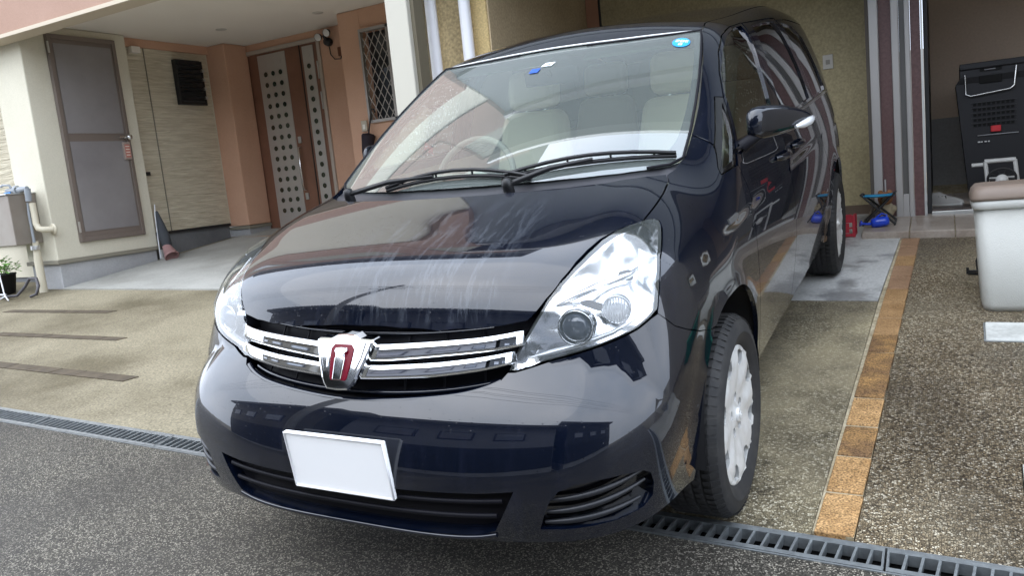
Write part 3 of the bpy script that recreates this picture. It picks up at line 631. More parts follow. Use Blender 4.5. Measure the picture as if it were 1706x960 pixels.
# tail
Vq = fromA(np.array([toA(p) for p in railB[-1:] + rend])); Vt = [tuple(v + np.array([0, .004, 0])) for v in Vq]
top_ = fromA(np.array([toA(p) for p in ((.57, 4.02, 1.52), (.4, 4.02, 1.54), (.2, 4.02, 1.56), (0, 4.02, 1.56))]))
tl_ = [tuple(v) for v in top_[::-1]] + Vt
rw = [(.0, 4.2, 1.42), (.5, 4.2, 1.40), (.6, 4.2, 1.08), (0, 4.2, 1.06), (-.6, 4.2, 1.08), (-.5, 4.2, 1.40)]
C_(panel('tailgate', 'R', tl_ + [(-x, y, z) for x, y, z in tl_[:0:-1]], holes=[rw], m=M_PAINT, sp=.06))
C_(panel('rear_window', 'R', rw, off=-.006, m=M_PRIV, sp=.08, gap=-.006, flange=False))
# windscreen: a surface of its own
def zg(x, y):
    d = .30 - .205 * (y - 1.083); return .562 + .669 * y - .08 * y * y - np.clip(d, .1, .45) * x * x
wb = [(x, .83 + .55 * x * x) for x in (0, .1, .2, .3, .4, .5, .58, .64)]
WS2 = wb + [(.672, 1.10), (.668, 1.22), (.655, 1.36), (.636, 1.50), (.612, 1.64), (.588, 1.76), (.574, 1.808), (.45, 1.762), (.3, 1.722), (.15, 1.702)]
WS2f = WS2 + [(0, 1.697)] + [(-x, y) for x, y in WS2[::-1] if x > 0]
edge_pts = np.array([(abs(x), y) for x, y in WS2f]); skz = fromA(np.array([toA((x, y, float(zg(x, y)))) for x, y in WS2f]))
def wsz(Q):
    """own curvature in the middle, meeting the pillars at the rim"""
    z = zg(Q[:, 0], Q[:, 1]); d = segdist(Q, WS2f); P = surf(np.stack([0 * z, Q[:, 1], 0 * z + .6], -1), np.stack([Q[:, 0], 0 * z, z - .6], -1) / np.hypot(Q[:, 0], z - .6)[:, None])
    w_ = np.exp(-(d / .05) ** 2) * (np.abs(Q[:, 0]) > .5); return z
def wsn(Q, e=1e-3):
    gx = (zg(Q[:, 0] + e, Q[:, 1]) - zg(Q[:, 0] - e, Q[:, 1])) / (2 * e); gy = (zg(Q[:, 0], Q[:, 1] + e) - zg(Q[:, 0], Q[:, 1] - e)) / (2 * e); n_ = np.stack([-gx, -gy, 1 + 0 * gx], -1); return n_ / np.linalg.norm(n_, axis=1, keepdims=True)
def wspanel(name, outer, holes, off, m, sp):
    V2, T = cdt(resample(outer, sp * .7), [resample(h, sp * .7) for h in holes], sp); z = zg(V2[:, 0], V2[:, 1]); P = np.stack([V2[:, 0], V2[:, 1], z], -1); n_ = wsn(V2)
    fn = np.cross(P[T[:, 1]] - P[T[:, 0]], P[T[:, 2]] - P[T[:, 0]])
    if np.median(fn[:, 2]) < 0: T = T[:, ::-1]
    return C_(link(name, mesh_n(name, P + n_ * off, n_, T, m), None))
wsg = wspanel('windscreen', inset(WS2f, -.004), [], .0, M_GLASS, .05)
inner = [(x, y + .062 + .02 * x * x) for x, y in wb[:-1]] + [(.615, 1.105), (.634, 1.17), (.635, 1.25), (.628, 1.36), (.611, 1.50), (.588, 1.63), (.565, 1.73), (.545, 1.765), (.45, 1.735), (.3, 1.696), (.15, 1.676)]
innf = inner + [(0, 1.671)] + [(-x, y) for x, y in inner[::-1] if x > 0]
sub(wspanel('glass_border', WS2f, [smooth_poly(innf, n=3)], -.006, M_FRIT, .03), wsg)
band = [(.60, 1.70), (.584, 1.775), (.574, 1.808), (.45, 1.762), (.3, 1.722), (.15, 1.702), (0, 1.697)]
bandl = [(0, 1.585), (.15, 1.59), (.3, 1.61), (.45, 1.65)]
bp_ = band + [(-x, y) for x, y in band[-2::-1]] + [(-x, y) for x, y in bandl[::-1]] + bandl[1:]
M_TINT = glass_mat('shade_band_glass', (.30, .42, .40), boost=0)
sub(wspanel('shade_band', bp_, [], -.009, M_TINT, .05), wsg)
ln = [Vector((x, y, float(zg(x, y)) + .002)) for x, y in WS2f]
q = MB(True); q.tube([p for p in ln if p.y > 1.0 and p.x > 0], .005, 6); q2 = MB(True); q2.tube([p for p in ln if p.y > 1.0 and p.x < 0], .005, 6)
C_(q.obj('windscreen_seal', M_BLK)); C_(q2.obj('windscreen_seal', M_BLK))
# cowl panel
cw_ = hoodR[::-1] + [(.651, .985, 1.036), (.664, 1.03, 1.045), (.668, 1.10, 1.07)]
c2 = [(x, y - .004, float(zg(x, y))) for x, y in WS2[:8]]
cwl = [(x, y) for x, y, z in cw_] + [(x, y + .02) for x, y, z in c2[::-1]]
def cowl():
    o_ = cwl[:-1] + [cwl[-1]] + [(-x, y) for x, y in cwl[::-1] if x > 1e-6]
    V2, T = cdt(resample(o_, .03), [], .04)
    dh = segdist(V2, [(x, y) for x, y, z in cw_] + [(-x, y) for x, y, z in cw_[::-1]][:-1]) 
    yr = np.interp(np.abs(V2[:, 0]), [x for x, y, z in hoodR[::-1]] + [.651, .67], [y for x, y, z in hoodR[::-1]] + [.985, 1.1]); yg = .83 + .55 * V2[:, 0] ** 2 + .02
    f_ = np.clip((V2[:, 1] - yr) / np.maximum(yg - yr, .01), 0, 1); zh = HC(yr) - CR(yr) * V2[:, 0] ** 2 - .022 - .02 * np.abs(V2[:, 0]) ** 2; zg_ = zg(V2[:, 0], yg) - .012
    z = zh + (zg_ - zh) * f_ - .014 * np.sin(np.pi * f_); P = np.stack([V2[:, 0], V2[:, 1], z], -1); T = T if np.median(np.cross(P[T[:, 1]] - P[T[:, 0]], P[T[:, 2]] - P[T[:, 0]])[:, 2]) > 0 else T[:, ::-1]
    me = bpy.data.meshes.new('cowl_panel'); me.from_pydata([tuple(p) for p in P], [], [tuple(map(int, t)) for t in T]); me.polygons.foreach_set('use_smooth', [True] * len(T)); me.materials.append(M_COWL); return C_(link('cowl_panel', me))
cowl()
# wipers
def gz(x, y, o): return Vector((x, y, float(zg(x, y)) + o))
def wiper(piv, knee, tip0, tip1):
    a = MB(True); a.tube([Vector(piv) + Vector((0, 0, -.03)), Vector(piv), Vector(piv).lerp(Vector(knee), .5) + Vector((0, 0, .012)), Vector(knee)], [.014, .012, .009, .006], 8); a.lathe([(.001, .022), (.014, .018), (.018, 0), (.018, -.03)], piv, (0, -.3, 1), 14)
    o = C_(a.obj('wiper', M_RUB)); b = MB(True)
    n_ = 9; P = [Vector(tip0).lerp(Vector(tip1), i / (n_ - 1)) for i in range(n_)]; P = [gz(p.x, p.y, .012) for p in P]
    b.tube(P, .007, 6); b.tube([p + Vector((0, -.002, .010 + .012 * math.sin(math.pi * i / (n_ - 1)))) for i, p in enumerate(P)], .0065, 6)
    for i in (1, 3, 5, 7): b.tube([P[i], P[i] + Vector((0, -.002, .02))], .004, 5)
    sub(b.obj('wiper_blade', M_RUB), o)
wiper((-.47, .865, 1.058), (-.10, .86, 1.10), (-.30, .865, 1.07), (.26, .86, 1.08))
wiper((.205, .80, 1.062), (.44, .93, 1.105), (.17, .855, 1.08), (.655, 1.085, 1.07))
# inspection stickers behind the glass
M_SB = mat('sticker_blue', (.02, .30, .72), .5); M_SW = mat('sticker_white', (.8, .85, .88), .5)
def disc(cx, cy, rx, ry, off, n=20): return MB().add([tuple(Vector(gz(cx + rx * math.cos(2 * math.pi * k / n), cy + ry * math.sin(2 * math.pi * k / n), off))) for k in range(n)], [tuple(range(n))])
st = C_(disc(.524, 1.706, .033, .034, .0035).obj('inspection_sticker', M_SB)); st['label'] = 'round blue sticker with white characters'
def glyph(cx, cy, sx, sy, segs, par, m, w_=.003, off=.0045):
    q = MB()
    for (x0, y0), (x1, y1) in segs: q.tube([gz(cx + x0 * sx, cy + y0 * sy, off), gz(cx + x1 * sx, cy + y1 * sy, off)], w_, 4)
    return sub(q.obj('sticker_print', m), par)
G8 = [((0, 0), (1, 0)), ((0, .5), (1, .5)), ((0, 1), (1, 1)), ((0, 0), (0, 1)), ((1, 0), (1, 1))]
G2 = [((0, 1), (1, 1)), ((1, 1), (1, .5)), ((1, .5), (0, .5)), ((0, .5), (0, 0)), ((0, 0), (1, 0))]
glyph(.503, 1.706, .012, .014, G2, st, M_SW, .0018); glyph(.521, 1.706, .012, .014, G8, st, M_SW, .0018); glyph(.539, 1.706, .010, .014, G8[:3] + G8[3:4], st, M_SW, .0018); glyph(.518, 1.684, .012, .013, G8, st, M_SW, .0016)
st = C_(MB().add([gz(x, y, .004) for x, y in ((-.02, 1.50), (.018, 1.50), (.018, 1.535), (-.02, 1.535))], [(0, 1, 2, 3)]).obj('window_sticker', mat('sticker_deep_blue', (.03, .10, .42), .5))); st['label'] = 'small square blue sticker'
st = C_(MB().add([gz(x, y, .004) for x, y in ((.014, 1.545), (.058, 1.545), (.066, 1.575), (.024, 1.575))], [(0, 1, 2, 3)]).obj('window_sticker', M_SW)); st['label'] = 'small white sticker'
sub(MB().add([gz(x, y, .0048) for x, y in ((.026, 1.552), (.052, 1.552), (.054, 1.560), (.028, 1.560))], [(0, 1, 2, 3)]).obj('sticker_print', mat('sticker_ink', (.1, .12, .14), .6)), st)
# belt mouldings, fender marker lamps, door handles
for s_ in (1, -1):
    ln = skinline([(s_ * .785, y, z) for y, z in ((1.30, 1.052), (1.5, 1.055), (1.8, 1.057), (2.1, 1.057))], 'A', .003, 4); q = MB(True); q.tube(ln, .0085, 8); C_(q.obj('belt_moulding', M_GLB))
    ln = skinline([(s_ * .785, y, z) for y, z in ((2.15, 1.057), (2.6, 1.058), (3.1, 1.07), (3.6, 1.082), (3.78, 1.09))], 'A', .003, 4); q = MB(True); q.tube(ln, .0085, 8); C_(q.obj('belt_moulding', M_GLB))
    mk = [(s_ * .82, 1.02, .884), (s_ * .82, 1.10, .888), (s_ * .82, 1.115, .877), (s_ * .82, 1.10, .868), (s_ * .82, 1.02, .866)]
    C_(panel('side_marker', 'A', [tuple(p) for p in mk], off=.005, th=.006, m=M_LENS if False else mat('marker_lens', (.10, .10, .10), .15, coat=1), sp=.02, gap=0)) if s_ > 0 else C_(panel('side_marker', 'A', [(-p[0], p[1], p[2]) for p in mk], off=.005, th=.006, m=mat('marker_lens', (.10, .10, .10), .15, coat=1), sp=.02, gap=0, mirror=True)[1:])
    for y in (1.98, 2.36):
        P = skinline([(s_ * .81, y + d, .945 + .002 * d) for d in (-.10, -.05, 0, .05, .10)], 'A', .0, 3); n_ = len(P)
        q = MB(True); q.tube([p + Vector((s_ * .030 * math.sin(math.pi * min(1, max(0, i / (n_ - 1)))) ** .5 if 0 < i < n_ - 1 else 0, 0, 0)) for i, p in enumerate(P)], [.010 + .004 * math.sin(math.pi * i / (n_ - 1)) for i in range(n_)], 8); C_(q.obj('door_handle', M_PAINT))
for o in [q for q in bpy.data.objects if q.name.startswith('side_marker') and q.parent is None]: bpy.data.objects.remove(o)
# mirrors
def mirror_mesh(s_):   # folded back; stations from the foot to the tip
    ST = [(.812, 1.375, 1.126, .050, .030), (.848, 1.43, 1.128, .057, .036), (.885, 1.49, 1.126, .053, .038), (.92, 1.55, 1.122, .042, .036), (.948, 1.60, 1.117, .029, .030), (.968, 1.64, 1.112, .015, .024), (.975, 1.655, 1.110, .005, .010)]
    n_ = 20; vs = []; fs = []; nx_, ny_ = .88, -.475
    for x, y, zc_, hz, th_ in ST:
        for k in range(n_):
            a = 2 * math.pi * k / n_; c, s2 = math.cos(a), math.sin(a); d = th_ * (abs(c) ** .8) * (1 if c > 0 else -.6); zz = zc_ + hz * math.copysign(abs(s2) ** .6, s2); kx = 1 if s_ > 0 else .42; vs.append((s_ * (.812 + (x + nx_ * d - .812) * kx), y + ny_ * d + (0 if s_ > 0 else .06), zz))
    for i in range(len(ST) - 1):
        for k in range(n_): fs.append((i * n_ + k, i * n_ + (k + 1) % n_, (i + 1) * n_ + (k + 1) % n_, (i + 1) * n_ + k))
    q = MB(True); q.add(vs, fs); q.add(vs[:n_], [tuple(range(n_))]); q.add(vs[-n_:], [tuple(range(n_))]); return q
for s_ in (1, -1):
    o = C_(mirror_mesh(s_).obj('door_mirror', M_PAINT, fix=True, sub=1))
    f = MB(True); f.tube([(s_ * .79, 1.38, 1.055), (s_ * .82, 1.39, 1.075), (s_ * .85, 1.42, 1.09)], [.024, .020, .015], 10); sub(f.obj('mirror_foot', M_BLK), o)
    # clear indicator strip on the lower front edge
    P = [Vector((s_ * (.812 + (x - .812) * (1 if s_ > 0 else .42)), y + (0 if s_ > 0 else .06), z)) for x, y, z in ((.945, 1.515, 1.095), (.965, 1.54, 1.098), (.980, 1.575, 1.104), (.986, 1.61, 1.109), (.982, 1.645, 1.111))]
    f = MB(True); f.tube(P, [.006, .013, .015, .012, .005], 10); sub(f.obj('mirror_indicator', mat('indicator_clear', (.72, .74, .76), .12, metal=.3, coat=1)), o)
# wheels
def wheel(s_, yc):
    M0 = Vector((s_ * .833, yc, .3085)); ax = Vector((s_, 0, 0))
    R = .305; prof = [(.195, -.165), (.205, -.180), (.235, -.185), (.272, -.183), (.292, -.174), (.3005, -.160)]
    for k in range(5):
        w0 = -.153 + k * .030; prof += [(R - abs(k - 2) * .0012, w0), (R - abs(k - 2) * .0012, w0 + .024)]
        if k < 4: prof += [(R - .008, w0 + .0252), (R - .008, w0 + .0288)]
    prof += [(.3005, -.004), (.290, .010), (.272, .019), (.255, .0215), (.252, .0235), (.249, .0215), (.230, .016), (.216, .006), (.209, -.004)]
    t = MB(True); t.lathe(prof, M0, ax, 72); o = C_(t.obj('wheel', M_TYRE))
    # tread blocks as fine ribs across the shoulders
    tb = MB()
    for k in range(72):
        a = 2 * math.pi * k / 72
        for h0, h1 in ((-.006, .012),):
            c, s2 = math.cos(a), math.sin(a); d = Vector((0, c, s2)); e = Vector((0, -s2, c)) * .0085
            p0 = M0 + ax * -.012 + d * .3035; p1 = M0 + ax * .011 + d * .2925; tb.hull([p0 - e, p0 + e, p1 + e, p1 - e], [p0 - e + d * .0012, p0 + e + d * .0012, p1 + e + d * .0012 + ax * .002, p1 - e + d * .0012 + ax * .002])
            p0 = M0 + ax * -.150 + d * .3035; p1 = M0 + ax * -.170 + d * .2925; tb.hull([p0 - e, p0 + e, p1 + e, p1 - e], [p0 - e + d * .0012, p0 + e + d * .0012, p1 + e + d * .0012, p1 - e + d * .0012])
            for w0 in (-.153, -.123, -.093, -.063, -.033):
                f1 = .006; p0 = M0 + ax * w0 + d * R; p1 = M0 + ax * (w0 + .024) + d * R
                tb.hull([p0 - e * .8, p0 + e * .8, p1 + e * .8, p1 - e * .8], [p0 - e * .8 + d * .0012, p0 + e * .8 + d * .0012, p1 + e * .8 + d * .0012, p1 - e * .8 + d * .0012])
    tr = sub(tb.obj('tread', M_TYRE), o); tr['kind'] = 'stuff'
    # dished wheel cover with windows near the rim
    outer = [(.211 * math.cos(a), .211 * math.sin(a)) for a in np.linspace(0, 2 * math.pi, 96, endpoint=False)]
    holes = []
    for k in range(8):
        a = 2 * math.pi * (k + .5) / 8; pts = []
        for r_, d_ in ((.195, -.17), (.199, 0), (.195, .17), (.160, .13), (.150, .05), (.150, -.05), (.160, -.13)): pts.append((r_ * math.cos(a + d_), r_ * math.sin(a + d_)))
        holes.append(pts)
    lugs = []
    for k in range(5):
        a = 2 * math.pi * k / 5 + .3; lugs.append([(.057 * math.cos(a) + .016 * math.cos(b), .057 * math.sin(a) + .016 * math.sin(b)) for b in np.linspace(0, 2 * math.pi, 12, endpoint=False)])
    V2, T = cdt(outer, [resample(h, .012) for h in holes] + lugs, .013); r_ = np.hypot(*V2.T); th = np.arctan2(V2[:, 1], V2[:, 0])
    def prof_(r, t_):
        base = np.interp(r, [0, .03, .04, .08, .13, .172, .200, .206, .211], [.004, .004, -.002, .001, .007, .009, .006, .011, .002]); rib = .0045 * np.cos(8 * t_) * np.clip((r - .07) / .06, 0, 1) * np.clip((.202 - r) / .02, 0, 1); return base + rib
    h = prof_(r_, th); e = 1e-3
    def P3(x, y):
        r1 = np.hypot(x, y); t1 = np.arctan2(y, x); return prof_(r1, t1)
    gx = (P3(V2[:, 0] + e, V2[:, 1]) - P3(V2[:, 0] - e, V2[:, 1])) / (2 * e); gy = (P3(V2[:, 0], V2[:, 1] + e) - P3(V2[:, 0], V2[:, 1] - e)) / (2 * e)
    P = np.stack([M0.x + s_ * h, M0.y + V2[:, 0], M0.z + V2[:, 1]], -1); n_ = np.stack([np.full(len(h), s_ * 1.0), -gx, -gy], -1); n_ /= np.linalg.norm(n_, axis=1, keepdims=True)
    fn = np.cross(P[T[:, 1]] - P[T[:, 0]], P[T[:, 2]] - P[T[:, 0]])
    if np.median(fn[:, 0]) * s_ < 0: T = T[:, ::-1]
    cv = sub(link('wheel_cover', mesh_n('wheel_cover', P, n_, T, M_SATIN, (bedges(T), .012))), o)
    q = MB(True); q.lathe([(.209, -.03), (.18, -.05), (.12, -.055), (.05, -.03), (.001, -.02)], M0, ax, 40); sub(q.obj('brake_and_rim', mat('dark_steel', (.008, .008, .009), .9, spec=.1)), o)
    q = MB(True); q.lathe([(.024, -.002), (.023, .010), (.018, .012), (.001, .013)], M0, ax, 24); sub(q.obj('wheel_badge', M_SATIN), o)
    q = MB(True)
    for a0 in (0, 1): pass
    q.tube([M0 + ax * .0135 + Vector((0, .014 * math.cos(a), .010 * math.sin(a))) for a in np.linspace(0, 2 * math.pi, 20)], .0016, 5); q.tube([M0 + ax * .0135 + Vector((0, .006 * math.cos(a), .010 * math.sin(a))) for a in np.linspace(0, 2 * math.pi, 16)], .0014, 5)
    q.tube([M0 + ax * .0135 + Vector((0, .010 * math.cos(a), .005 + .004 * math.sin(a))) for a in np.linspace(0, 2 * math.pi, 16)], .0014, 5); sub(q.obj('wheel_emblem', M_SATIN), o)
    return o
for s_ in (1, -1):
    for yc in (.89, 3.675): wheel(s_, yc)
# dark inner shells: arch liners, floor, engine bay
for s_ in (1, -1):
    for yc in (.885, 3.675):
        q = MB(True); A = arch(yc, 0, 180, 28, ry=.362, rz=.392)
        def fn(u, v): p = A[int(round(u * 28))]; return (s_ * (.835 - .30 * v), p[1], p[2])
        q.grid(fn, 28, 3); C_(q.obj('arch_liner', M_LINER))
        q = MB(); q.add([(s_ * .535, p[1], p[2]) for p in A], [tuple(range(len(A)))]); C_(q.obj('arch_liner', M_LINER))
q = MB(); q.box((-.53, .36, .24), (.53, 4.05, .30)); q.box((-.76, 1.30, .26), (.76, 3.25, .31)); q.box((-.5, .30, .30), (.5, .95, .60)); C_(q.obj('underbody', M_LINER))
q = MB(); q.box((-.70, .95, .30), (.70, .98, .98)); C_(q.obj('bulkhead', M_LINER))
# cabin
def rb(a, b, m, name, bev, par=None):
    o = MB().box(a, b).obj(name, m, bevel=bev, seg=4); C_(o) if par is None else sub(o, par); return o
d_ = MB(True)
def dash(u, v):
    x = -.70 + 1.4 * u; y = .86 + .60 * v + .28 * (abs(x) / .7) ** 2 * (1 - v); z = 1.015 + .015 * math.sin(math.pi * v) + (.03 * math.exp(-((x + .36) / .16) ** 2) * v) - (.25 * max(0, v - .85) / .15)
    return (x, y, z - .03 * (abs(x) / .7) ** 2 * (1 - v))
d_.grid(dash, 40, 16); C_(d_.obj('dashboard', M_DASH))
q = MB(True); c = Vector((-.36, 1.56, .985)); e1 = Vector((1, 0, 0)); e2 = Vector((0, .42, .90)).normalized()
q.tube([c + e1 * .185 * math.cos(a) + e2 * .185 * math.sin(a) for a in np.linspace(0, 2 * math.pi, 40)], .014, 8); sw = C_(q.obj('steering_wheel', mat('wheel_leather', (.22, .20, .17), .5)))
q = MB(True); q.tube([c + e1 * -.17 - e2 * .02, c, c + e1 * .17 - e2 * .02], [.012, .05, .012], 8); q.tube([c, c - e2 * .17], [.04, .012], 8); sub(q.obj('wheel_hub', M_DASH), sw)
for x, y in ((-.36, 2.02), (.36, 2.02), (-.36, 3.0), (.36, 3.0)):
    s0 = rb((x - .25, y - .42, .50), (x + .25, y + .10, .68), M_BEIGE, 'seat', .07)
    Mr = Matrix.Translation((x, y + .05, .66)) @ Matrix.Rotation(math.radians(-14), 4, 'X')
    b_ = MB(); b_.hull([tuple(Mr @ Vector(p)) for p in ((-.235, -.07, 0), (.235, -.07, 0), (.235, .09, 0), (-.235, .09, 0))], [tuple(Mr @ Vector(p)) for p in ((-.165, -.04, .58), (.165, -.04, .58), (.165, .07, .58), (-.165, .07, .58))]); sub(b_.obj('seat_back', M_BEIGE, bevel=.06, seg=4), s0)
    b_ = MB(); b_.box((-.13, -.05, .585), (.13, .05, .77), Mr); sub(b_.obj('headrest', M_BEIGE, bevel=.045, seg=4), s0)
    b_ = MB(True); b_.tube([Mr @ Vector((-.05, .02, .56)), Mr @ Vector((-.05, 0, .68))], .006, 6); b_.tube([Mr @ Vector((.05, .02, .56)), Mr @ Vector((.05, 0, .68))], .006, 6); sub(b_.obj('headrest_post', M_CHR), s0)
q = MB(True)
q.grid(lambda u, v: (-.56 + 1.12 * u, 1.86 + 2.1 * v, float(HC(1.86 + 2.1 * v)) - .035 - .14 * (-.56 + 1.12 * u) ** 2), 14, 16); C_(q.obj('headliner', M_HEAD))
for x in (-.30, .30):
    b_ = MB(); b_.box((x - .2, -.16, -.008), (x + .2, 0, .008), Matrix.Translation((0, 1.93, 1.455)) @ Matrix.Rotation(math.radians(12), 4, 'X')); C_(b_.obj('sun_visor', M_HEAD, bevel=.006))
rm_ = MB(True); rm_.tube([(0, 1.60, 1.41), (0, 1.66, 1.37)], .01, 6); b_ = C_(rm_.obj('rear_view_mirror', M_BLK)); rm_ = MB(); rm_.box((-.12, 1.655, 1.335), (.12, 1.68, 1.40)); sub(rm_.obj('mirror_housing', M_BLK, bevel=.012), b_)
# pale trim inside the windscreen pillars
trimO = [(.664, 1.03, 1.045), (.668, 1.22, 1.125), (.655, 1.36, 1.20), (.636, 1.50, 1.285), (.612, 1.64, 1.365), (.588, 1.78, 1.44), (.60, 1.86, 1.47), (.655, 1.66, 1.375), (.695, 1.50, 1.285), (.725, 1.32, 1.17), (.745, 1.20, 1.09), (.74, 1.06, 1.03)]
C_(panel('pillar_trim', 'A', trimO, off=-.032, m=M_HEAD, sp=.05, gap=0, flange=False, mirror=True))
# door inner skins (beige trim) so the cabin is closed below the windows
for s_ in (1, -1):
    q = MB(True); q.grid(lambda u, v: (s_ * (.74 - .03 * v), 1.3 + 2.7 * u, .34 + .70 * v), 10, 4); C_(q.obj('door_trim', M_BEIGE))
# ------------------------------------------------------------------ ground
NZ = G[:, 2]
def gz0(x, y, o=0.0): return float((o - NZ[0] * x - NZ[1] * y) / NZ[2])
A_ASPH = aggregate('asphalt', 235, [(0, (.032, .028, .022)), (.35, (.078, .070, .055)), (.7, (.150, .135, .107)), (.90, (.52, .475, .385))], (.034, .030, .024), (.095, .085, .068), .7, .42, .70, wet=.42, dist=.005, smooth_mix=.5)
A_AGG = aggregate('exposed_aggregate', 150, [(0, (.06, .042, .025)), (.3, (.16, .118, .068)), (.6, (.29, .22, .13)), (.85, (.46, .39, .27)), (.95, (.66, .59, .45))], (.055, .041, .025), (.29, .25, .175), .8, .48, .66, wet=.36, dist=.008, smooth_mix=.5)
A_DRIVE = aggregate('worn_drive', 135, [(0, (.045, .036, .022)), (.35, (.14, .115, .07)), (.7, (.27, .23, .145)), (.93, (.55, .50, .38))], (.12, .098, .058), (.56, .475, .30), 1.5, .38, .60, wet=.5, dist=.005, smooth_mix=.58)
A_YARD = stained('yard_concrete', (.14, .117, .070), (.30, .262, .178), .75, .38, .60, .6, fine=90, fstr=.5)
A_SLAB = stained('pale_slab', (.25, .25, .245), (.50, .50, .48), 2.6, .38, .47, .6, fine=60, fstr=.15, wet=(.3, .7))
A_PAD = stained('pale_pad', (.29, .285, .255), (.41, .405, .37), 1.2, .35, .6, .7, fstr=.12)
A_TILE = stained('tan_step_tile', (.30, .25, .205), (.38, .33, .28), 4, .4, .6, .4, fstr=.12)
A_BRICK = [stained('ochre_brick', (.38, .215, .085), (.56, .34, .15), 14, .35, .6, .75, fine=160, fstr=.8), stained('brown_brick', (.20, .115, .055), (.42, .24, .09), 11, .40, .66, .7, fine=160, fstr=.8), stained('amber_brick', (.29, .165, .07), (.43, .26, .12), 6, .35, .6, .6, fine=120, fstr=.45), stained('faded_brick', (.27, .16, .09), (.36, .22, .13), 5, .35, .6, .6, fine=100, fstr=.25)]
A_GALV = mat('galvanised_steel', (.40, .43, .44), .42, metal=.75, var=(30, (.28, .30, .31), .4, .7)); A_DARK = mat('drain_dark', (.02, .02, .02), .8)
def sheet(name, poly, o, m, par=None, th=.0, kind='structure'):
    q = MB(); P = [gp(x, y, o) for x, y in poly]
    if th: q.hull([gp(x, y, o - th) for x, y in poly], P)
    else: q.add(P, [tuple(range(len(P)))])
    ob = q.obj(name, m, par, fix=bool(th))
    if par is None: ob['kind'] = kind
    return ob
dB_ = lambda x: .805 - .035 * x
dF_ = lambda x: .690 - .032 * x
gq = MB(); gq.add([gp(-90, -60, -.42), gp(90, -60, -.42), gp(90, 90, -.42), gp(-90, 90, -.42)], [(0, 1, 2, 3)]); gq.obj('ground', mat('bare_ground', (.13, .115, .09), .95, var=(.4, (.2, .18, .14), .4, .6)))['kind'] = 'structure'
sheet('asphalt_road', [(-24, -4.9), (24, -4.9), (24, dF_(24) - 0), (1.6, dF_(1.6)), (-24, dF_(-24))], 0, A_ASPH, th=.2)
sheet('drive_concrete', [(-1.15, dB_(-1.15)), (1.048, dB_(1.05)), (1.085, 3.085), (-1.15, 3.085)], 0, A_DRIVE, th=.2)
sheet('garage_slab', [(-1.38, 3.09), (1.085, 3.09), (1.135, 4.57), (1.135, 5.6), (-1.38, 5.6)], .002, A_SLAB, th=.2)
sheet('aggregate_paving', [(1.165, dB_(1.16)), (1.578, dB_(1.58)), (1.60, 1.34), (3.4, 1.34), (3.4, 4.56), (1.255, 4.56)], 0, A_AGG, th=.2)
sheet('concrete_strip', [(1.582, dB_(1.6)), (3.4, dB_(3.4)), (3.4, 1.335), (1.604, 1.335)], .003, A_PAD, th=.2)
sheet('front_yard', [(-14, dB_(-14)), (-1.155, dB_(-1.15)), (-1.155, 3.26), (-14, 3.26)], 0, A_YARD, th=.2)
sheet('entrance_pad', [(-6.22, 3.265), (-1.385, 3.265), (-1.385, 6.6), (-6.22, 6.6)], .012, A_PAD, th=.2)
sheet('side_yard', [(-14, 3.265), (-6.225, 3.265), (-6.225, 6.6), (-14, 6.6)], -.004, A_YARD, th=.2)
# brick edging: one brick after another
be_ = bpy.data.objects.new('brick_edging', None); COL.objects.link(be_); be_['kind'] = 'structure'
ys = [.79, 1.032, 1.283, 1.527, 1.786, 2.049, 2.303, 2.538, 2.80, 3.06, 3.31, 3.56, 3.81, 4.06, 4.31, 4.555]
lx = lambda y: 1.052 + .0235 * (y - .79) if y < 2.6 else 1.0945 + .026 * (y - 2.6) 
bt = [0, 0, 1, 0, 1, 1, 1, 2, 2, 2, 3, 3, 2, 3, 3]
random.seed(3)
for i in range(15):
    y0, y1 = ys[i] + .006, ys[i + 1] - .006; o = .003 + random.uniform(0, .004)
    q = MB(); q.hull([gp(lx(y0) + .003, y0, -.06), gp(lx(y0) + .109, y0, -.06), gp(lx(y1) + .112, y1, -.06), gp(lx(y1) + .003, y1, -.06)], [gp(lx(y0) + .003, y0, o), gp(lx(y0) + .109, y0, o + random.uniform(-.002, .002)), gp(lx(y1) + .112, y1, o), gp(lx(y1) + .003, y1, o + random.uniform(-.002, .002))])
    ob = q.obj('brick', A_BRICK[bt[i]], be_, bevel=.004)
mo = stained('mortar', (.36, .30, .19), (.50, .43, .30), 9, .4, .6, .9)
sheet('mortar_bed', [(1.050, .80), (1.162, .795), (1.252, 4.557), (1.137, 4.557), (1.088, 3.08)], -.001, mo, be_, th=.1)
# sunk brick slots in the yard
for k, (xa, xb, ya, yb, y2a, y2b, n_) in enumerate([(-5.99, -4.60, 2.60, 2.65, 2.53, 2.58, 7), (-5.18, -3.69, 2.05, 2.06, 1.975, 1.995, 7), (-4.30, -2.78, 1.505, 1.45, 1.425, 1.37, 6)]):
    r_ = bpy.data.objects.new('brick_slot', None); COL.objects.link(r_); r_['kind'] = 'structure'
    for i in range(n_):
        a, b = i / n_, (i + 1) / n_; q = MB(); g_ = .004
        P = [(xa + (xb - xa) * a + g_, y2a + (y2b - y2a) * a), (xa + (xb - xa) * b - g_, y2a + (y2b - y2a) * b), (xa + (xb - xa) * b - g_ + .04, ya + (yb - ya) * b), (xa + (xb - xa) * a + g_ + .04, ya + (yb - ya) * a)]
        q.hull([gp(x, y, .0005) for x, y in P], [gp(x, y, .004 + .002 * random.random()) for x, y in P]); q.obj('brick', mat('dark_slot_brick', (.075, .058, .038), .8, var=(12, (.11, .085, .055), .4, .65)), r_)
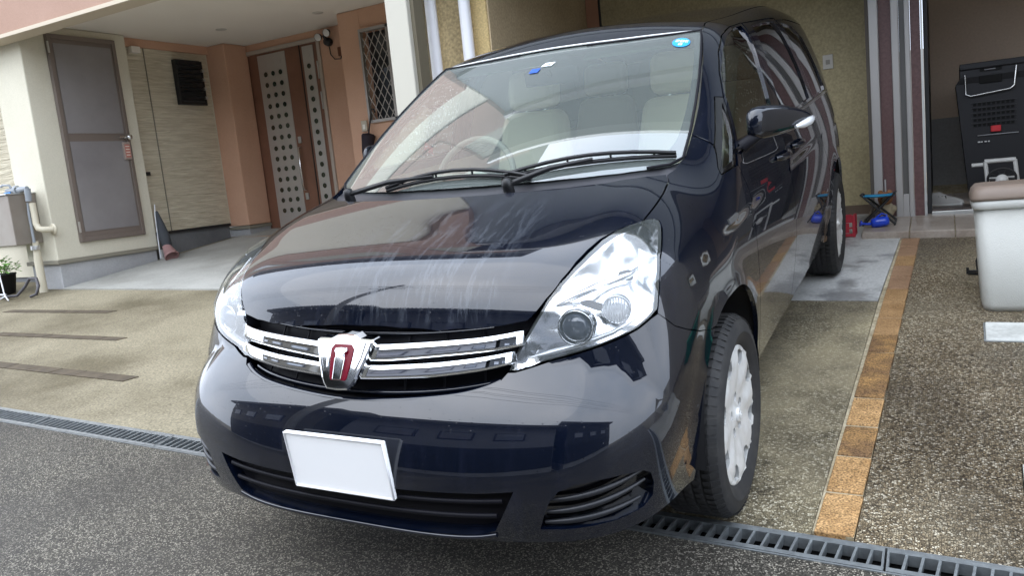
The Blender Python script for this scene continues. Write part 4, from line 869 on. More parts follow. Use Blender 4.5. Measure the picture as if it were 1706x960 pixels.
# trench drain with steel gratings
td = bpy.data.objects.new('trench_drain', None); COL.objects.link(td); td['kind'] = 'structure'
for nm, e in (('drain_channel', 0),):
    q = MB()
    for x0, x1 in ((-14, 3.4),):
        for yy in (lambda x: dF_(x) + .004, lambda x: dB_(x) - .004): q.hull([gp(x0, yy(x0) - .003, -.2), gp(x1, yy(x1) - .003, -.2), gp(x1, yy(x1) + .003, -.2), gp(x0, yy(x0) + .003, -.2)], [gp(x0, yy(x0) - .003, -.03), gp(x1, yy(x1) - .003, -.03), gp(x1, yy(x1) + .003, -.03), gp(x0, yy(x0) + .003, -.03)])
        q.add([gp(x0, dF_(x0), -.12), gp(x1, dF_(x1), -.12), gp(x1, dB_(x1), -.12), gp(x0, dB_(x0), -.12)], [(0, 1, 2, 3)])
    q.obj(nm, A_DARK, td)
q = MB()   # angle-iron seat either side
for f_, d0, d1 in ((dF_, -.006, .0), (dB_, 0, .006)):
    q.hull([gp(-14, f_(-14) + d0, -.04), gp(3.4, f_(3.4) + d0, -.04), gp(3.4, f_(3.4) + d1, -.04), gp(-14, f_(-14) + d1, -.04)], [gp(-14, f_(-14) + d0, .003), gp(3.4, f_(3.4) + d0, .003), gp(3.4, f_(3.4) + d1, .003), gp(-14, f_(-14) + d1, .003)])
q.obj('drain_frame', A_GALV, td)
barme = None
for k in range(-12, 3):
    x0 = 1.247 + .995 * (k - 1) + .003; x1 = x0 + .989
    if x1 > 3.4: x1 = 3.38
    g = MB()
    def strip(xa, xb, ya, yb, z0, z1): 
        g.hull([gp(xa, ya(xa), z0), gp(xb, ya(xb), z0), gp(xb, yb(xb), z0), gp(xa, yb(xa), z0)], [gp(xa, ya(xa), z1), gp(xb, ya(xb), z1), gp(xb, yb(xb), z1), gp(xa, yb(xa), z1)])
    strip(x0, x1, lambda x: dF_(x) + .002, lambda x: dF_(x) + .020, -.03, .004); strip(x0, x1, lambda x: dB_(x) - .020, lambda x: dB_(x) - .002, -.03, .004)
    strip(x0, x0 + .006, lambda x: dF_(x) + .0202, lambda x: dB_(x) - .0202, -.03, .003); strip(x1 - .006, x1, lambda x: dF_(x) + .0202, lambda x: dB_(x) - .0202, -.03, .003)
    gr_ = g.obj('grating', A_GALV, td)
    n_ = 25; pitch = (x1 - x0) / n_
    if x1 > .3:
        for i in range(1, n_):
            xc = x0 + i * pitch; b_ = MB()
            b_.hull([gp(xc - .002, dF_(xc) + .0202, -.028), gp(xc + .002, dF_(xc) + .0202, -.028), gp(xc + .010, dB_(xc) - .0202, -.028), gp(xc + .006, dB_(xc) - .0202, -.028)], [gp(xc - .0035, dF_(xc) + .0202, .0025), gp(xc + .0035, dF_(xc) + .0202, .0025), gp(xc + .0115, dB_(xc) - .0202, .0025), gp(xc + .0045, dB_(xc) - .0202, .0025)]); b_.obj('grating_bar', A_GALV, gr_)
    else:
        b_ = MB()
        for i in range(1, n_):
            xc = x0 + i * pitch; b_.hull([gp(xc - .002, dF_(xc) + .0202, -.028), gp(xc + .002, dF_(xc) + .0202, -.028), gp(xc + .010, dB_(xc) - .0202, -.028), gp(xc + .006, dB_(xc) - .0202, -.028)], [gp(xc - .0035, dF_(xc) + .0202, .0025), gp(xc + .0035, dF_(xc) + .0202, .0025), gp(xc + .0115, dB_(xc) - .0202, .0025), gp(xc + .0045, dB_(xc) - .0202, .0025)])
        b_.obj('grating_bars', A_GALV, gr_)['kind'] = 'stuff'
# tiled entrance step
es = bpy.data.objects.new('entrance_step', None); COL.objects.link(es); es['kind'] = 'structure'
sheet('step_bed', [(.893, 4.585), (3.35, 4.585), (3.35, 7.2), (.893, 7.2)], .038, mo, es, th=.2)
xs = [.892, 1.192, 1.465, 1.76, 2.06, 2.36, 2.66, 2.96, 3.26]; yj = [4.572, 5.02, 5.48, 5.94]
for i in range(8):
    for j in range(3):
        q = MB(); a, b, c, d = xs[i] + .003, xs[i + 1] - .003, yj[j] + .003, yj[j + 1] - .003
        q.hull([gp(a, c, .02), gp(b, c, .02), gp(b, d, .02), gp(a, d, .02)], [gp(a, c, .05), gp(b, c, .05), gp(b, d, .05), gp(a, d, .05)]); q.obj('tile', A_TILE, es, bevel=.003)
    q = MB(); a, b = xs[i] + .003, xs[i + 1] - .003; q.hull([gp(a, 4.566, -.05), gp(b, 4.566, -.05), gp(b, 4.58, -.05), gp(a, 4.58, -.05)], [gp(a, 4.566, .046), gp(b, 4.566, .046), gp(b, 4.58, .046), gp(a, 4.58, .046)]); q.obj('riser_tile', A_TILE, es, bevel=.002)
# white access cover in the paving
mh = MB(); P = [(1.553, 2.495), (1.86, 2.50), (1.87, 2.745), (1.56, 2.74)]; mh.hull([gp(x, y, -.02) for x, y in P], [gp(x, y, .010) for x, y in P]); mo_ = mh.obj('access_cover', stained('cover_white', (.50, .51, .48), (.66, .67, .64), 8, .4, .6, .5, fstr=.1), bevel=.004, fix=True)
tag(mo_, 'flat pale access cover let into the stony paving just in front of the grey bin', 'access cover')
q = MB(); P = [(1.546, 2.488), (1.868, 2.493), (1.878, 2.752), (1.553, 2.747)]; q.hull([gp(x, y, -.02) for x, y in P], [gp(x, y, .004) for x, y in P]); q.obj('cover_frame', A_GALV, mo_)
# ------------------------------------------------------------------ left house
CREAM = stained('cream_render', (.60, .56, .44), (.68, .64, .52), .8, .3, .7, .85, fine=90, fstr=.06)
SALMON = stained('salmon_render_lifted', (.56, .33, .22), (.62, .38, .26), 1.2, .3, .7, .85, fine=90, fstr=.06)  # lighter copy of the salmon, colour raised to brighten the dim porch
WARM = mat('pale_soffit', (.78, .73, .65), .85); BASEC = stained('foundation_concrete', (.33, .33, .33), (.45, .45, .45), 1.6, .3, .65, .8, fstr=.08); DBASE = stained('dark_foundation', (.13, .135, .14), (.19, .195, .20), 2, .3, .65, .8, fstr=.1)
TRIM = mat('olive_grey_trim', (.235, .215, .165), .6); BROWN = mat('door_brown_metal', (.20, .165, .14), .42, metal=.25); GREYP = mat('door_grey_panel', (.22, .205, .205), .5, metal=.15, var=(1.4, (.27, .255, .25), .35, .65)); BLACKM = mat('black_metal', (.015, .015, .016), .5)
ALU = mat('aluminium', (.55, .55, .53), .35, metal=.7); STEEL = mat('stainless', (.7, .7, .68), .25, metal=1)
def siding_mat():
    m = mat('split_siding', (.46, .41, .30), .85); t, n, l, b = nodes(m); tcn = n.new('ShaderNodeTexCoord'); mp = n.new('ShaderNodeMapping'); mp.inputs['Scale'].default_value = (4, 4, 62); l.new(tcn.outputs['Object'], mp.inputs[0])
    ns = N(t, 'ShaderNodeTexNoise', inp={'Scale': 1.0, 'Detail': 5, 'Roughness': .55, 'Distortion': .6}); l.new(mp.outputs[0], ns.inputs['Vector']); r = ramp(t, [(.36, (.50, .44, .32)), (.5, (.58, .52, .39)), (.66, (.69, .63, .49))]); l.new(ns.outputs[0], r.inputs[0]); l.new(r.outputs[0], b.inputs['Base Color'])
    bp = N(t, 'ShaderNodeBump', inp={'Strength': 1.0, 'Distance': .02}); l.new(ns.outputs[0], bp.inputs['Height']); l.new(bp.outputs[0], b.inputs['Normal']); return m
SIDING = siding_mat()
LH = thing('neighbouring_house', (-6, 5.2, gz0(-6, 5.2)), 'salmon and cream house with a recessed porch and brown front door, left of the minivan', 'house')
def W(name, a, b, m, par=LH, bevel=0): return box(name, a, b, m, par, bevel)
SOF = 3.05
w1 = W('wall', (-6.72, 3.25, .775), (-6.23, 4.40, SOF - .002), CREAM, bevel=.01)
W('foundation', (-6.705, 3.268, -.1), (-6.248, 4.385, .742), BASEC, bevel=.008); W('base_trim', (-6.735, 3.235, .742), (-6.215, 4.412, .782), TRIM, bevel=.004)
q = MB(True)
def sidfn(u, v):
    y = 4.402 + 1.16 * u; z = .925 + (2.955 - .925) * v; h = .010 * (math.sin(z * 150 + 2.2 * math.sin(y * 7 + z * 5)) * .5 + .5) * (.6 + .4 * math.sin(y * 23 + math.sin(z * 31) * 3)); return (-6.352 + h, y, z)
q.grid(sidfn, 60, 150, True); sw_ = q.obj('siding_wall', SIDING, LH)
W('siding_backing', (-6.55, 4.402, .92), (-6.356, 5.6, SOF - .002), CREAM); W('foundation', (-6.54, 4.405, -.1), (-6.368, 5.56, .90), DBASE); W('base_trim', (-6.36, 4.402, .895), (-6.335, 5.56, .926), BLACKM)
W('panel_joint', (-6.345, 4.692, .926), (-6.335, 4.700, 2.955), TRIM); W('beam', (-6.40, 4.402, 2.957), (-6.325, 5.96, SOF - .002), SALMON)
W('wall', (-6.42, 5.585, .88), (-6.05, 5.95, SOF - .003), SALMON, bevel=.008); W('foundation', (-6.41, 5.60, .2), (-6.065, 5.94, .84), BASEC); W('base_trim', (-6.425, 5.575, .84), (-6.04, 5.949, .875), TRIM)
# porch back wall round the door opening
W('wall', (-6.6, 5.952, .5), (-6.13, 6.2, SOF - .002), SALMON); W('wall', (-6.13, 5.952, 2.97), (-4.90, 6.2, SOF - .002), SALMON); W('wall', (-4.90, 5.952, .5), (-3.9, 6.2, SOF - .002), SALMON)
W('wall', (-4.24, 5.50, .3), (-3.95, 5.95, SOF - .004), SALMON, bevel=.008); W('wall', (-3.95, 5.50, 2.82), (-3.42, 5.95, SOF - .004), SALMON); W('wall', (-3.95, 5.50, .3), (-3.42, 5.95, 1.88), SALMON); W('wall', (-3.42, 5.50, .3), (-2.02, 5.95, SOF - .004), SALMON)
W('soffit', (-9.5, 3.24, SOF), (-1.99, 6.2, SOF + .06), WARM)
W('porch_step', (-6.04, 5.45, .3), (-4.3, 5.95, .745), stained('porch_tile', (.30, .20, .14), (.38, .27, .19), 3, .4, .6, .6), bevel=.004)
W('fascia', (-9.5, 3.06, 2.905), (-1.99, 3.238, 3.36), stained('fascia_salmon_darkened', (.36, .225, .165), (.41, .265, .20), 1.2, .3, .7, .85, fine=90, fstr=.06), bevel=.006); W('fascia_lip', (-9.5, 3.045, 2.868), (-1.99, 3.236, 2.903), mat('fascia_lip', (.55, .47, .36), .7), bevel=.003); W('fascia_groove', (-9.5, 3.20, 2.885), (-1.99, 3.2465, 3.048), TRIM)  # fascia takes a darker copy of the salmon, toned down against the skylight
# upper floors with window
UBEI = stained('upper_beige_left', (.42, .395, .30), (.48, .45, .355), .8, .3, .7, .85); W('upper_wall', (-16, 3.10, 3.365), (-1.99, 6.4, 4.0), CREAM); W('upper_wall', (-16, 3.06, 4.002), (-1.99, 6.4, 5.3), MATS['fascia_salmon_darkened']); W('upper_wall', (-16, 3.10, 5.302), (-1.99, 6.4, 6.7), UBEI)
W('upper_wall', (-16, 3.06, 6.702), (-1.99, 6.4, 7.5), MATS['fascia_salmon_darkened']); W('upper_wall', (-16, 3.10, 7.502), (-1.99, 6.4, 9.0), mat('attic_brown', (.11, .10, .085), .8))
for x in (-12.2, -7.6, -3.9): W('wall_pilaster', (x, 3.04, 4.30), (x + .9, 3.099, 6.70), MATS['fascia_salmon_darkened'])
for x in (-9.4,):
    f_ = W('window', (x, 3.04, 5.2), (x + 1.5, 3.12, 6.2), ALU); W('pane', (x + .05, 3.03, 5.25), (x + .73, 3.045, 6.15), mat('dark_pane', (.03, .035, .04), .05, coat=1), f_); W('pane', (x + .77, 3.03, 5.25), (x + 1.45, 3.045, 6.15), mat('dark_pane', (.03, .035, .04)), f_)
W('eave', (-16.2, 2.6, 9.002), (-1.995, 6.6, 9.14), mat('eave_grey', (.06, .06, .07), .7)); W('gutter', (-16.2, 2.5, 8.98), (-1.995, 2.598, 9.1), BROWN)
# far-left siding strip
q = MB(True); q.grid(lambda u, v: (-9.5 + 2.775 * u, 3.52 - .010 * (math.sin((.99 + 2.05 * v) * 95 + 2.2 * math.sin(u * 19)) * .5 + .5), .99 + 2.05 * v), 40, 120); q.obj('siding_wall', SIDING, LH)
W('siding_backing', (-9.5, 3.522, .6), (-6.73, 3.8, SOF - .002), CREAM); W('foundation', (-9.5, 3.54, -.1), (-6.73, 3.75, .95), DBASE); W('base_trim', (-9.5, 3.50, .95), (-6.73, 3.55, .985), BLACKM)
for x, y in ((-5.48, 5.05), (-4.32, 5.30)):
    q = MB(True); q.lathe([(.001, -.004), (.055, -.004), (.06, .0)], (x, y, SOF - .001), (0, 0, 1), 24); q.obj('downlight', mat('downlight_rim', (.5, .47, .42), .6), LH)
# store-room door
sdo = W('store_door', (-6.228, 3.50, .925), (-6.205, 4.25, 2.975), BROWN, bevel=.004)
for z0, z1 in ((1.03, 1.93), (2.01, 2.885)):
    W('door_panel', (-6.206, 3.565, z0), (-6.199, 4.185, z1), GREYP, sdo)
for a, b in (((-6.206, 3.505, .93), (-6.190, 3.545, 2.97)), ((-6.206, 4.205, .93), (-6.190, 4.245, 2.97)), ((-6.206, 3.545, 2.925), (-6.190, 4.205, 2.97)), ((-6.206, 3.545, .93), (-6.190, 4.205, .975))): W('door_frame', a, b, BROWN, sdo, .003)
q = MB(True); q.lathe([(.022, 0), (.022, .012), (.012, .016), (.012, .04), (.026, .045), (.03, .06), (.024, .075), (.001, .08)], (-6.199, 4.20, 1.965), (1, 0, 0), 20); q.obj('door_knob', STEEL, sdo)
q = MB(True); q.tube([(-6.17, 4.20, 1.965), (-6.165, 4.15, 1.965), (-6.16, 4.09, 1.968)], .011, 8); q.obj('door_lever', STEEL, sdo)
for z in (1.08, 2.84): W('hinge', (-6.192, 3.497, z - .055), (-6.180, 3.512, z + .055), ALU, sdo)
tg = W('key_box', (-6.199, 4.135, 1.735), (-6.170, 4.215, 1.915), mat('key_box_grey', (.33, .26, .22), .6), sdo, .004)
W('notice', (-6.1695, 4.145, 1.755), (-6.168, 4.205, 1.89), mat('notice_red', (.45, .17, .13), .7), sdo)
for k in range(4): W('notice_print', (-6.1679, 4.152, 1.775 + .03 * k), (-6.1672, 4.198, 1.785 + .03 * k), mat('notice_pale', (.7, .62, .55), .7), sdo)
# louvred window on the siding
lv = W('louvre_window', (-6.34, 5.05, 2.35), (-6.275, 5.40, 2.86), BLACKM, bevel=.004)
for k in range(9):
    q = MB(); z = 2.385 + k * .052; q.hull([(-6.275, 5.07, z), (-6.275, 5.38, z), (-6.262, 5.38, z - .008), (-6.262, 5.07, z - .008)], [(-6.275, 5.07, z + .012), (-6.275, 5.38, z + .012), (-6.25, 5.38, z - .002), (-6.25, 5.07, z - .002)]); q.obj('louvre_blade', mat('smoky_slat', (.03, .03, .035), .3), lv)
for k in range(4): W('louvre_clip', (-6.30, 5.41, 2.42 + .105 * k), (-6.27, 5.445, 2.45 + .105 * k), ALU, lv)
W('louvre_channel', (-6.33, 5.402, 2.35), (-6.305, 5.455, 2.86), BLACKM, lv)
W('porch_lamp', (-6.34, 4.50, 2.885), (-6.27, 4.61, 2.955), WARM, bevel=.006); W('wall_hook', (-6.34, 4.475, 1.56), (-6.31, 4.515, 1.60), BLACKM)
# front door: brown leaves with perforated steel strips
WOOD = mat('door_wood_brown', (.17, .078, .048), .4, coat=.2, var=(3, (.22, .105, .065), .35, .65)); PERF = mat('brushed_steel_strip', (.50, .47, .43), .45, metal=.5); HOLE = mat('door_hole_glass', (.02, .03, .018), .2, coat=1)
fd = W('front_door', (-6.075, 5.965, .775), (-4.945, 6.01, 2.925), WOOD)
for a, b in (((-6.13, 5.93, .745), (-6.078, 6.02, 2.97)), ((-4.942, 5.93, .745), (-4.895, 6.02, 2.97)), ((-6.078, 5.93, 2.925), (-4.942, 6.02, 2.97))): W('door_frame', a, b, mat('door_frame_taupe', (.42, .36, .30), .5), fd, .004)
W('leaf_joint', (-5.235, 5.958, .775), (-5.222, 5.966, 2.925), BLACKM, fd)
for x0, x1, cols in ((-5.905, -5.46, (-5.80, -5.68, -5.56)), (-5.185, -5.02, (-5.105,))):
    st_ = W('steel_strip', (x0, 5.957, .78), (x1, 5.9645, 2.90), PERF, fd)
    for i in range(15):
        z = 2.795 - .1275 * i
        for x in cols:
            q = MB(); q.lathe([(.001, .0022), (.030, .0022), (.030, -.002)], (x, 5.957, z), (0, -1, 0), 14, smooth=False); q.obj('hole', HOLE if i else PERF, fd)
q = MB(True); q.tube([(-5.40, 5.955, 1.75), (-5.40, 5.91, 1.74), (-5.40, 5.905, 1.5), (-5.40, 5.91, 1.25), (-5.40, 5.955, 1.24)], .014, 10); q.obj('pull_handle', STEEL, fd)
for z in (1.84, 1.16): W('lock', (-5.42, 5.945, z - .04), (-5.375, 5.965, z + .04), ALU, fd, .004)
for z in (2.60, 2.25): W('hinge', (-4.955, 5.92, z - .10), (-4.940, 5.932, z + .10), ALU, fd)
# lattice window
lw = W('lattice_window', (-3.935, 5.60, 1.89), (-3.43, 5.64, 2.81), mat('dark_pane', (.03, .035, .04)))
lw.parent = LH; lw.matrix_parent_inverse = wm(LH).inverted()
LT = mat('lattice_grey', (.34, .31, .28), .5, metal=.4)
for a, b in (((-3.95, 5.455, 1.86), (-3.925, 5.50, 2.83)), ((-3.60, 5.455, 1.86), (-3.55, 5.50, 2.83)), ((-3.925, 5.455, 2.80), (-3.43, 5.50, 2.83)), ((-3.925, 5.455, 1.86), (-3.43, 5.50, 1.89))): W('window_frame', a, b, LT, lw)
lx0, lx1, lz0, lz1 = -3.92, -3.605, 1.895, 2.795; k_ = 1.75
for s_ in (1, -1):
    for i in range(-7, 16):
        c0 = lz0 + i * .15; xa, xb = lx0, lx1; za = c0 if s_ > 0 else c0 + k_ * (lx1 - lx0); zb = c0 + k_ * (lx1 - lx0) if s_ > 0 else c0
        # clip to the frame
        t0_, t1_ = 0.0, 1.0; dz = zb - za
        for lim, sg_ in ((lz0, 1), (lz1, -1)):
            t_ = (lim - za) / dz
            if (dz > 0) == (sg_ > 0): t0_ = max(t0_, t_)
            else: t1_ = min(t1_, t_)
        if t1_ - t0_ < .03: continue
        p0 = Vector((xa + (xb - xa) * t0_, 5.478 + .004 * s_, za + dz * t0_)); p1 = Vector((xa + (xb - xa) * t1_, 5.478 + .004 * s_, za + dz * t1_)); q = MB(); q.tube([p0, p1], .0042, 5, smooth=False); q.obj('lattice_bar', mat('lattice_pale', (.50, .46, .42), .5, metal=.3), lw)
# intercom, motion light, umbrella
ic = box('intercom', (-4.075, 5.478, 1.785), (-4.0, 5.4995, 1.90), mat('intercom_beige', (.48, .42, .32), .5), None, .004); tag(ic, 'small beige outlet plate on the salmon wall above the umbrella', 'outlet'); box('outlet_face', (-4.055, 5.4745, 1.81), (-4.02, 5.4785, 1.86), WARM, ic, .002)
ml = thing('motion_light', (-4.78, 5.94, 2.93), 'black twin head motion light on the salmon wall beside the brown front door', 'security light')
q = MB(True); q.lathe([(.001, 0), (.045, 0), (.05, .03), (.04, .07), (.001, .075)], (-4.745, 5.95, 2.88), (0, -1, 0), 20); q.tube([(-4.745, 5.90, 2.88), (-4.75, 5.86, 2.95)], .02, 8); q.obj('sensor', BLACKM, ml)
for x, z in ((-4.83, 2.955), (-4.70, 2.985)):
    q = MB(True); q.lathe([(.001, 0), (.022, 0), (.040, .04), (.044, .07)], (x, 5.90, z), (.15, -1, -.35), 22); h_ = q.obj('lamp_head', BLACKM, ml); q = MB(True); d_v = Vector((.15, -1, -.35)).normalized(); q.lathe([(.042, .0), (.02, .006), (.001, .008)], Vector((x, 5.90, z)) + d_v * .068, d_v, 22); q.obj('lamp_face', mat('lamp_face', (.62, .60, .56), .3, coat=1), h_)
q = MB(True); q.tube([(-4.745, 5.93, 2.83), (-4.74, 5.93, 2.74), (-4.69, 5.93, 2.68), (-4.60, 5.93, 2.67), (-4.58, 5.93, 2.72)], .006, 6); q.obj('cable', BLACKM, ml)
box('junction_box', (-4.62, 5.91, 2.70), (-4.55, 5.951, 2.80), mat('rust_brown', (.16, .06, .03), .6), ml, .006)
um = thing('umbrella', (-3.98, 5.45, 1.40), 'dark folded umbrella hanging under the lattice window', 'umbrella')
q = MB(True); q.lathe([(.004, 0), (.02, .02), (.055, .16), (.075, .34), (.06, .36), (.012, .37)], (-4.05, 5.44, 1.40), (.25, 0, 1), 9); q.obj('canopy', mat('umbrella_cloth', (.018, .012, .018), .8), um)
q = MB(True); q.tube([(-3.96, 5.44, 1.75), (-3.90, 5.44, 1.95), (-3.885, 5.44, 2.0), (-3.86, 5.45, 2.0), (-3.85, 5.45, 1.96)], .008, 8); q.obj('handle', BLACKM, um)
# meter cabinet and pipework on the cream wall
PIPE = mat('cream_pipe', (.55, .50, .38), .55); GPIPE = mat('grey_pipe', (.27, .29, .31), .45)
mc = thing('meter_cabinet', (-6.7, 3.1, .96), 'grey brown metal cabinet hung on the wall at the far left edge', 'cabinet')
box('cabinet_body', (-7.3, 2.98, .97), (-6.40, 3.245, 1.455), mat('cabinet_grey', (.25, .215, .18), .45, metal=.3, var=(1.5, (.30, .27, .23), .4, .6)), mc, .006); box('cabinet_reflection', (-7.28, 2.972, .99), (-6.80, 2.981, 1.44), mat('maroon_reflection', (.16, .11, .11), .45, metal=.2), mc, .003); box('cabinet_lid', (-7.31, 2.96, 1.455), (-6.39, 3.247, 1.468), ALU, mc, .003)  # maroon plate paints the reflection on the left half of the cabinet
pw_ = thing('water_pipes', (-6.35, 3.1, gz0(-6.35, 3.1)), 'cream and grey pipes with a valve and blue tag beside the meter cabinet', 'pipes')
q = MB(True); q.tube([(-6.30, 3.12, 1.50), (-6.31, 3.12, 1.38)], .03, 10); q.tube([(-6.33, 3.12, 1.37), (-6.345, 3.12, 1.25), (-6.345, 3.12, .98)], .014, 8); q.obj('grey_pipe', GPIPE, pw_)
q = MB(True); q.tube([(-6.295, 3.14, 1.36), (-6.295, 3.14, 1.16), (-6.27, 3.14, 1.11), (-6.22, 3.15, 1.095), (-6.20, 3.24, 1.09)], .030, 12); q.lathe([(.001, 0), (.055, 0), (.055, .012), (.03, .015)], (-6.195, 3.244, 1.09), (0, -1, 0), 18); q.obj('elbow_pipe', PIPE, pw_)
q = MB(True); q.tube([(-6.36, 3.14, .99), (-6.37, 3.14, .80), (-6.37, 3.14, gz0(-6.37, 3.14))], [.026, .038, .038], 12); q.obj('down_pipe', PIPE, pw_)
q = MB(True); q.tube([(-6.41, 3.12, .93), (-6.31, 3.12, .93)], .012, 8); q.lathe([(.042, -.02), (.042, .02)], (-6.36, 3.13, .93), (0, 0, 1), 16); q.obj('pipe_clip', ALU, pw_)
q = MB(True); q.tube([(-6.60, 3.10, 1.50), (-6.50, 3.10, 1.50), (-6.38, 3.11, 1.495), (-6.30, 3.12, 1.50)], [.022, .028, .032, .024], 10); q.lathe([(.035, -.02), (.045, 0), (.035, .02)], (-6.44, 3.1, 1.50), (1, 0, 0), 14); q.tube([(-6.50, 3.1, 1.50), (-6.50, 3.07, 1.55), (-6.58, 3.06, 1.555), (-6.62, 3.06, 1.545)], .012, 8); q.obj('valve', GPIPE, pw_); box('blue_tag', (-6.60, 3.065, 1.455), (-6.50, 3.075, 1.485), mat('tag_blue', (.05, .22, .55), .5), pw_, .002)
# potted plant
pz0 = gz0(-6.9, 3.1); pt = thing('potted_plant', (-6.9, 3.1, pz0), 'leafy green plant in a black pot under the meter cabinet', 'potted plant')
q = MB(True); q.lathe([(.001, 0), (.085, 0), (.115, .19), (.12, .19), (.12, .205), (.105, .205), (.10, .17), (.001, .17)], (-6.87, 3.06, pz0), (0, 0, 1), 22); q.obj('pot', mat('black_pot', (.014, .014, .015), .5), pt)
random.seed(11); lf = MB()
for k in range(190):
    a = random.uniform(0, 2 * math.pi); r_ = random.uniform(.0, .19) ; zc_ = pz0 + .22 + random.uniform(0, .15) * (1 - (r_ / .24) ** 2); c = Vector((-6.86 + r_ * math.cos(a), 3.05 + r_ * math.sin(a) * .8, zc_)); d = Vector((math.cos(a), math.sin(a), random.uniform(-.3, .9))).normalized(); s_v = d.cross(Vector((0, 0, 1))).normalized() * random.uniform(.010, .02); l_ = random.uniform(.03, .065)
    lf.add([c, c + d * l_ * .5 + s_v, c + d * l_ + Vector((0, 0, -.01)), c + d * l_ * .5 - s_v], [(0, 1, 2, 3)])
lfo = lf.obj('leaves', mat('leaf_green', (.09, .26, .03), .5, var=(30, (.20, .42, .07), .4, .65)), pt); lfo['kind'] = 'stuff'
q = MB(True)
for k in range(9): a = k * .7; q.tube([(-6.87, 3.06, pz0 + .17), (-6.87 + .10 * math.cos(a), 3.05 + .09 * math.sin(a), pz0 + .30)], .004, 5)
q.obj('stems', mat('stem_green', (.10, .20, .05), .6), pt)
# wire stand and hose
ws_ = thing('wire_stand', (-6.5, 2.9, gz0(-6.5, 2.9)), 'white wire plant stand at the left edge in front of the potted plant', 'stand'); wx = mat('white_wire', (.68, .69, .70), .4)
zb = gz0(-6.55, 2.85); 
for nm, P in (('upright', [(-6.58, 2.86, zb + .42), (-6.52, 2.85, zb + .05), (-6.42, 2.82, zb + .006)]), ('upright', [(-6.75, 2.86, zb + .42), (-6.74, 2.85, zb + .05), (-6.85, 2.80, zb + .006)]), ('rail', [(-6.78, 2.86, zb + .33), (-6.55, 2.86, zb + .33)]), ('foot', [(-6.52, 2.85, zb + .04), (-6.46, 2.70, zb + .008)]), ('rail', [(-6.76, 2.86, zb + .06), (-6.50, 2.85, zb + .06)])):
    q = MB(True); q.tube(P, .007, 7); q.obj(nm, wx, ws_)
hz = lambda x, y, o: (x, y, gz0(x, y) + o)
q = MB(True); q.tube([hz(-6.75, 2.95, .02), hz(-6.55, 2.88, .03), hz(-6.44, 2.92, .03), hz(-6.42, 3.0, .10), hz(-6.36, 3.02, .17), hz(-6.25, 3.02, .17), hz(-6.17, 2.98, .11), hz(-6.16, 2.94, .04), hz(-6.24, 2.93, .02)], .014, 10)
hs_o = q.obj('garden_hose', mat('hose_grey', (.06, .055, .06), .5)); tag(hs_o, 'dark hose looping over the concrete at the foot of the cream pipe', 'hose')
# pink pot and dark bag leaning at the corner of the cream wall
gb = gz0(-6.05, 4.4); q = MB(True); q.lathe([(.042, 0), (.074, .15), (.078, .15), (.078, .162), (.07, .162), (.035, .01), (.001, .01)], (-6.10, 4.40, gb + .16), (.55, -.15, -.62), 22); pk = q.obj('plant_pot', mat('dusty_pink', (.36, .21, .20), .6)); tag(pk, 'dusty pink plastic pot tipped over at the end of the cream wall', 'plant pot')
q = MB(True); q.lathe([(.02, 0), (.055, .03), (.058, .15), (.04, .28), (.014, .42), (.006, .43)], (-6.09, 4.41, gb + .13), (-.24, .02, 1), 14); bg_ = q.obj('folded_parasol', mat('slate_cloth', (.05, .055, .062), .85)); tag(bg_, 'folded slate grey parasol leaning on the corner above the pink pot', 'parasol')
q = MB(True); q.tube([(-6.17, 4.36, gb + .03), (-6.20, 4.40, gb + .50), (-6.215, 4.43, gb + .62)], .007, 6); q.obj('parasol_pole', wx, bg_)
cb = box('drain_pipe', (-6.245, 4.405, gz0(-6.2, 4.4)), (-6.20, 4.455, .735), mat('pale_pvc', (.48, .48, .46), .5), None, .012); tag(cb, 'short pale grey pipe standing against the end of the cream foundation', 'pipe')
# ------------------------------------------------------------------ right house and carport
TAN = stained('tan_stucco', (.44, .34, .18), (.53, .42, .24), 1.4, .3, .7, .9, fine=55, fstr=.35); OCH = stained('ochre_stucco', (.50, .37, .17), (.60, .46, .23), 3, .3, .7, .9, fine=70, fstr=.3); OLIVE = stained('olive_stucco', (.42, .355, .205), (.48, .41, .25), 1.2, .3, .7, .9, fine=60, fstr=.22); IVORY = stained('ivory_render', (.58, .53, .39), (.66, .60, .45), 2, .3, .7, .85, fine=80, fstr=.1)
COLW = mat('ivory_column', (.50, .475, .40), .6); GREYW = mat('grey_upper_wall', (.20, .21, .21), .8); CEIL = mat('carport_ceiling', (.74, .71, .65), .85); MAROON = mat('maroon_door', (.11, .055, .052), .45, var=(50, (.14, .075, .07), .4, .6)); WALU = mat('white_aluminium', (.42, .405, .39), .4, metal=.3)
RH = thing('carport_house', (.4, 5.4, gz0(.4, 5.4)), 'tan house with a carport and open entrance door, behind and right of the minivan', 'house')
R_ = lambda n_, a, b, m, par=RH, bevel=0: box(n_, a, b, m, par, bevel)
R_('corner_column', (-1.955, 3.20, .2), (-1.775, 3.38, 3.05), COLW, bevel=.008); R_('column_shade_strip', (-1.775, 3.24, .2), (-1.745, 3.36, 3.05), mat('shade_olive', (.14, .12, .08), .8))  # olive strip painted dark for the shaded gap beside the column
R_('wall', (-2.02, 3.60, .2), (-1.93, 5.5, 3.05), IVORY); R_('wall', (-1.93, 3.66, .2), (-1.58, 5.5, 3.05), TAN); R_('wall', (-1.58, 3.60, .2), (-1.382, 5.44, 3.05), OCH, bevel=.01)
R_('side_wall', (-1.3815, 3.612, .2), (-1.37, 5.44, 3.05), stained('shaded_brown_stucco', (.42, .32, .19), (.48, .38, .24), 1.4, .3, .7, .9, fine=60, fstr=.2))  # browner skin paints the shade on the inner face of the wall
